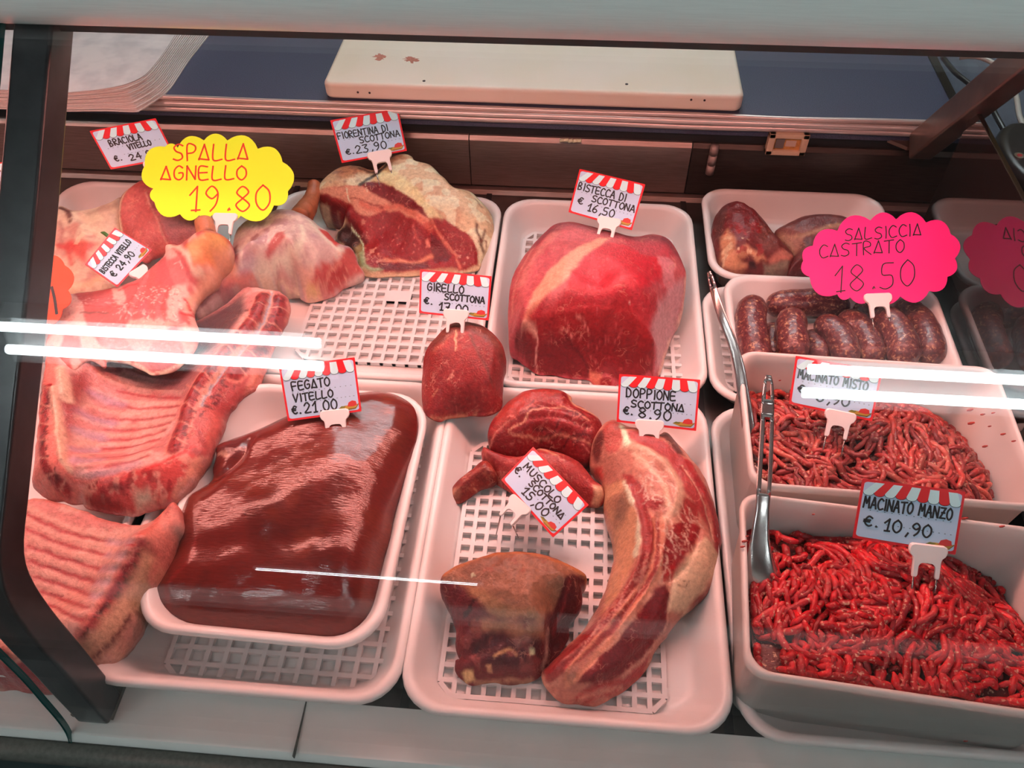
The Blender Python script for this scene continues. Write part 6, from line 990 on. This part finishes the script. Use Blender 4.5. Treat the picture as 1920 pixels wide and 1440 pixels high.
tag_('red awning tag reading MACINATO MISTO in the rear bin', (1492, 667), (1655, 695), (1635, 790), (1479, 757), .128, .160, [('MACINATO MISTO', .06, .44, .054, .17, 0), ('€.', .08, .72, .08, .15, 0), ('8,90', .30, .82, .10, .19, 0)], (1577, 770, 60, .20, .012, None, .022))
tag_('red awning tag reading MACINATO MANZO over the front bin', (1617, 897), (1810, 922), (1791, 1040), (1598, 1008), .134, .168, [('MACINATO MANZO', .05, .47, .055, .18, 0), ('€.', .08, .76, .085, .16, 0), ('10,90', .27, .80, .095, .20, 0)], (1740, 1020, 73, .12, .012, None, .022))
tag_('red awning tag cut off by the left edge of the picture', (-110, 326), (15, 302), (27, 372), (-96, 398), .120, .152, [('VITELLO', .22, .47, .075, .16, 0), ('€.', .13, .80, .07, .14, 0)], (4, 380, 46, -.1, .012, None, .03))
def sign(name, label, m, ink, box, lobes, zb, zt, lines, wln, hold, slope, grp, extra=None):
    x0, y0, x1, y1 = box; c = Card((x0, y0), (x1, y0), (x1, y1), (x0, y1), zb, zt); root = empty(name, tuple(c.c), label, 'price sign', grp)
    pts = []; n = len(lobes)                                   # cusp points round the edge, each lobe bulging outwards
    for i in range(n):
        a = np.array(lobes[i], float); b_ = np.array(lobes[(i + 1) % n], float); d = b_ - a; nr = np.array([d[1], -d[0]]); L_ = np.linalg.norm(d); nr /= L_
        for k in range(8): t = k / 8; pts.append(a + d * t + nr * L_ * .30 * math.sin(math.pi * t) ** .8)
    poly = [((x - x0) / (x1 - x0), (y - y0) / (y1 - y0)) for x, y in pts]; mb = MB(); c.slab(mb, poly, 0, .0007); card = mb.build('card', m, root)
    mb = MB()
    for i, (txt, u, v, cw, ch) in enumerate(lines): c.write(mb, txt, u, v, cw, ch, wln, .0009, slope, i + 3)
    for st in (extra or []): c.stroke(mb, catmull([((x - x0) / (x1 - x0), (y - y0) / (y1 - y0)) for x, y in st], .05), wln * 2.2, .0009)
    mb.build('lettering', ink, card)
    if hold: holder(c, root, *hold)
sign('price_sign', 'yellow scalloped sign with red writing SPALLA AGNELLO 19.80', M_yel, M_rink, (268, 256, 556, 410), [(334, 278), (383, 264), (427, 264), (484, 280), (530, 305), (540, 360), (514, 386), (452, 405), (398, 404), (374, 404), (338, 402), (290, 380), (288, 355), (272, 312), (310, 276)], .108, .160,
     [('SPaLLa', .20, .30, .072, .20), ('aGNELLO', .12, .54, .070, .17), ('19.80', .29, .91, .110, .30)], .0021, (424, 401, 46, .02, .012, None, .035), 0., 'scalloped price signs')
sign('price_sign', 'bright pink scalloped sign reading SALSICCIA CASTRATO 18.50 in the sausages', M_pinkp, M_ink, (1500, 400, 1800, 562), [(1524, 462), (1570, 434), (1632, 414), (1680, 412), (1736, 418), (1782, 440), (1790, 486), (1776, 520), (1742, 546), (1688, 556), (1636, 556), (1594, 558), (1570, 552), (1518, 520), (1506, 490)], .080, .132,
     [('SaLSICCIa', .28, .33, .052, .14), ('CaSTRaTO', .12, .53, .058, .15), ('18.50', .20, .92, .105, .30)], .0014, (1644, 551, 52, -.04, .012, None, .018), -.14, 'scalloped price signs')
sign('price_sign', 'orange scalloped sign showing either side of the black bracket', M_orp, M_ink, (-90, 468, 132, 600), [(-60, 490), (-20, 470), (30, 468), (80, 486), (122, 498), (128, 545), (118, 580), (76, 606), (20, 606), (-40, 600), (-80, 570), (-84, 520)], .098, .140, [], .0016, None, 0., 'scalloped price signs', [[(98, 540), (103, 560), (107, 588)], [(0, 500), (10, 520), (4, 540)]])
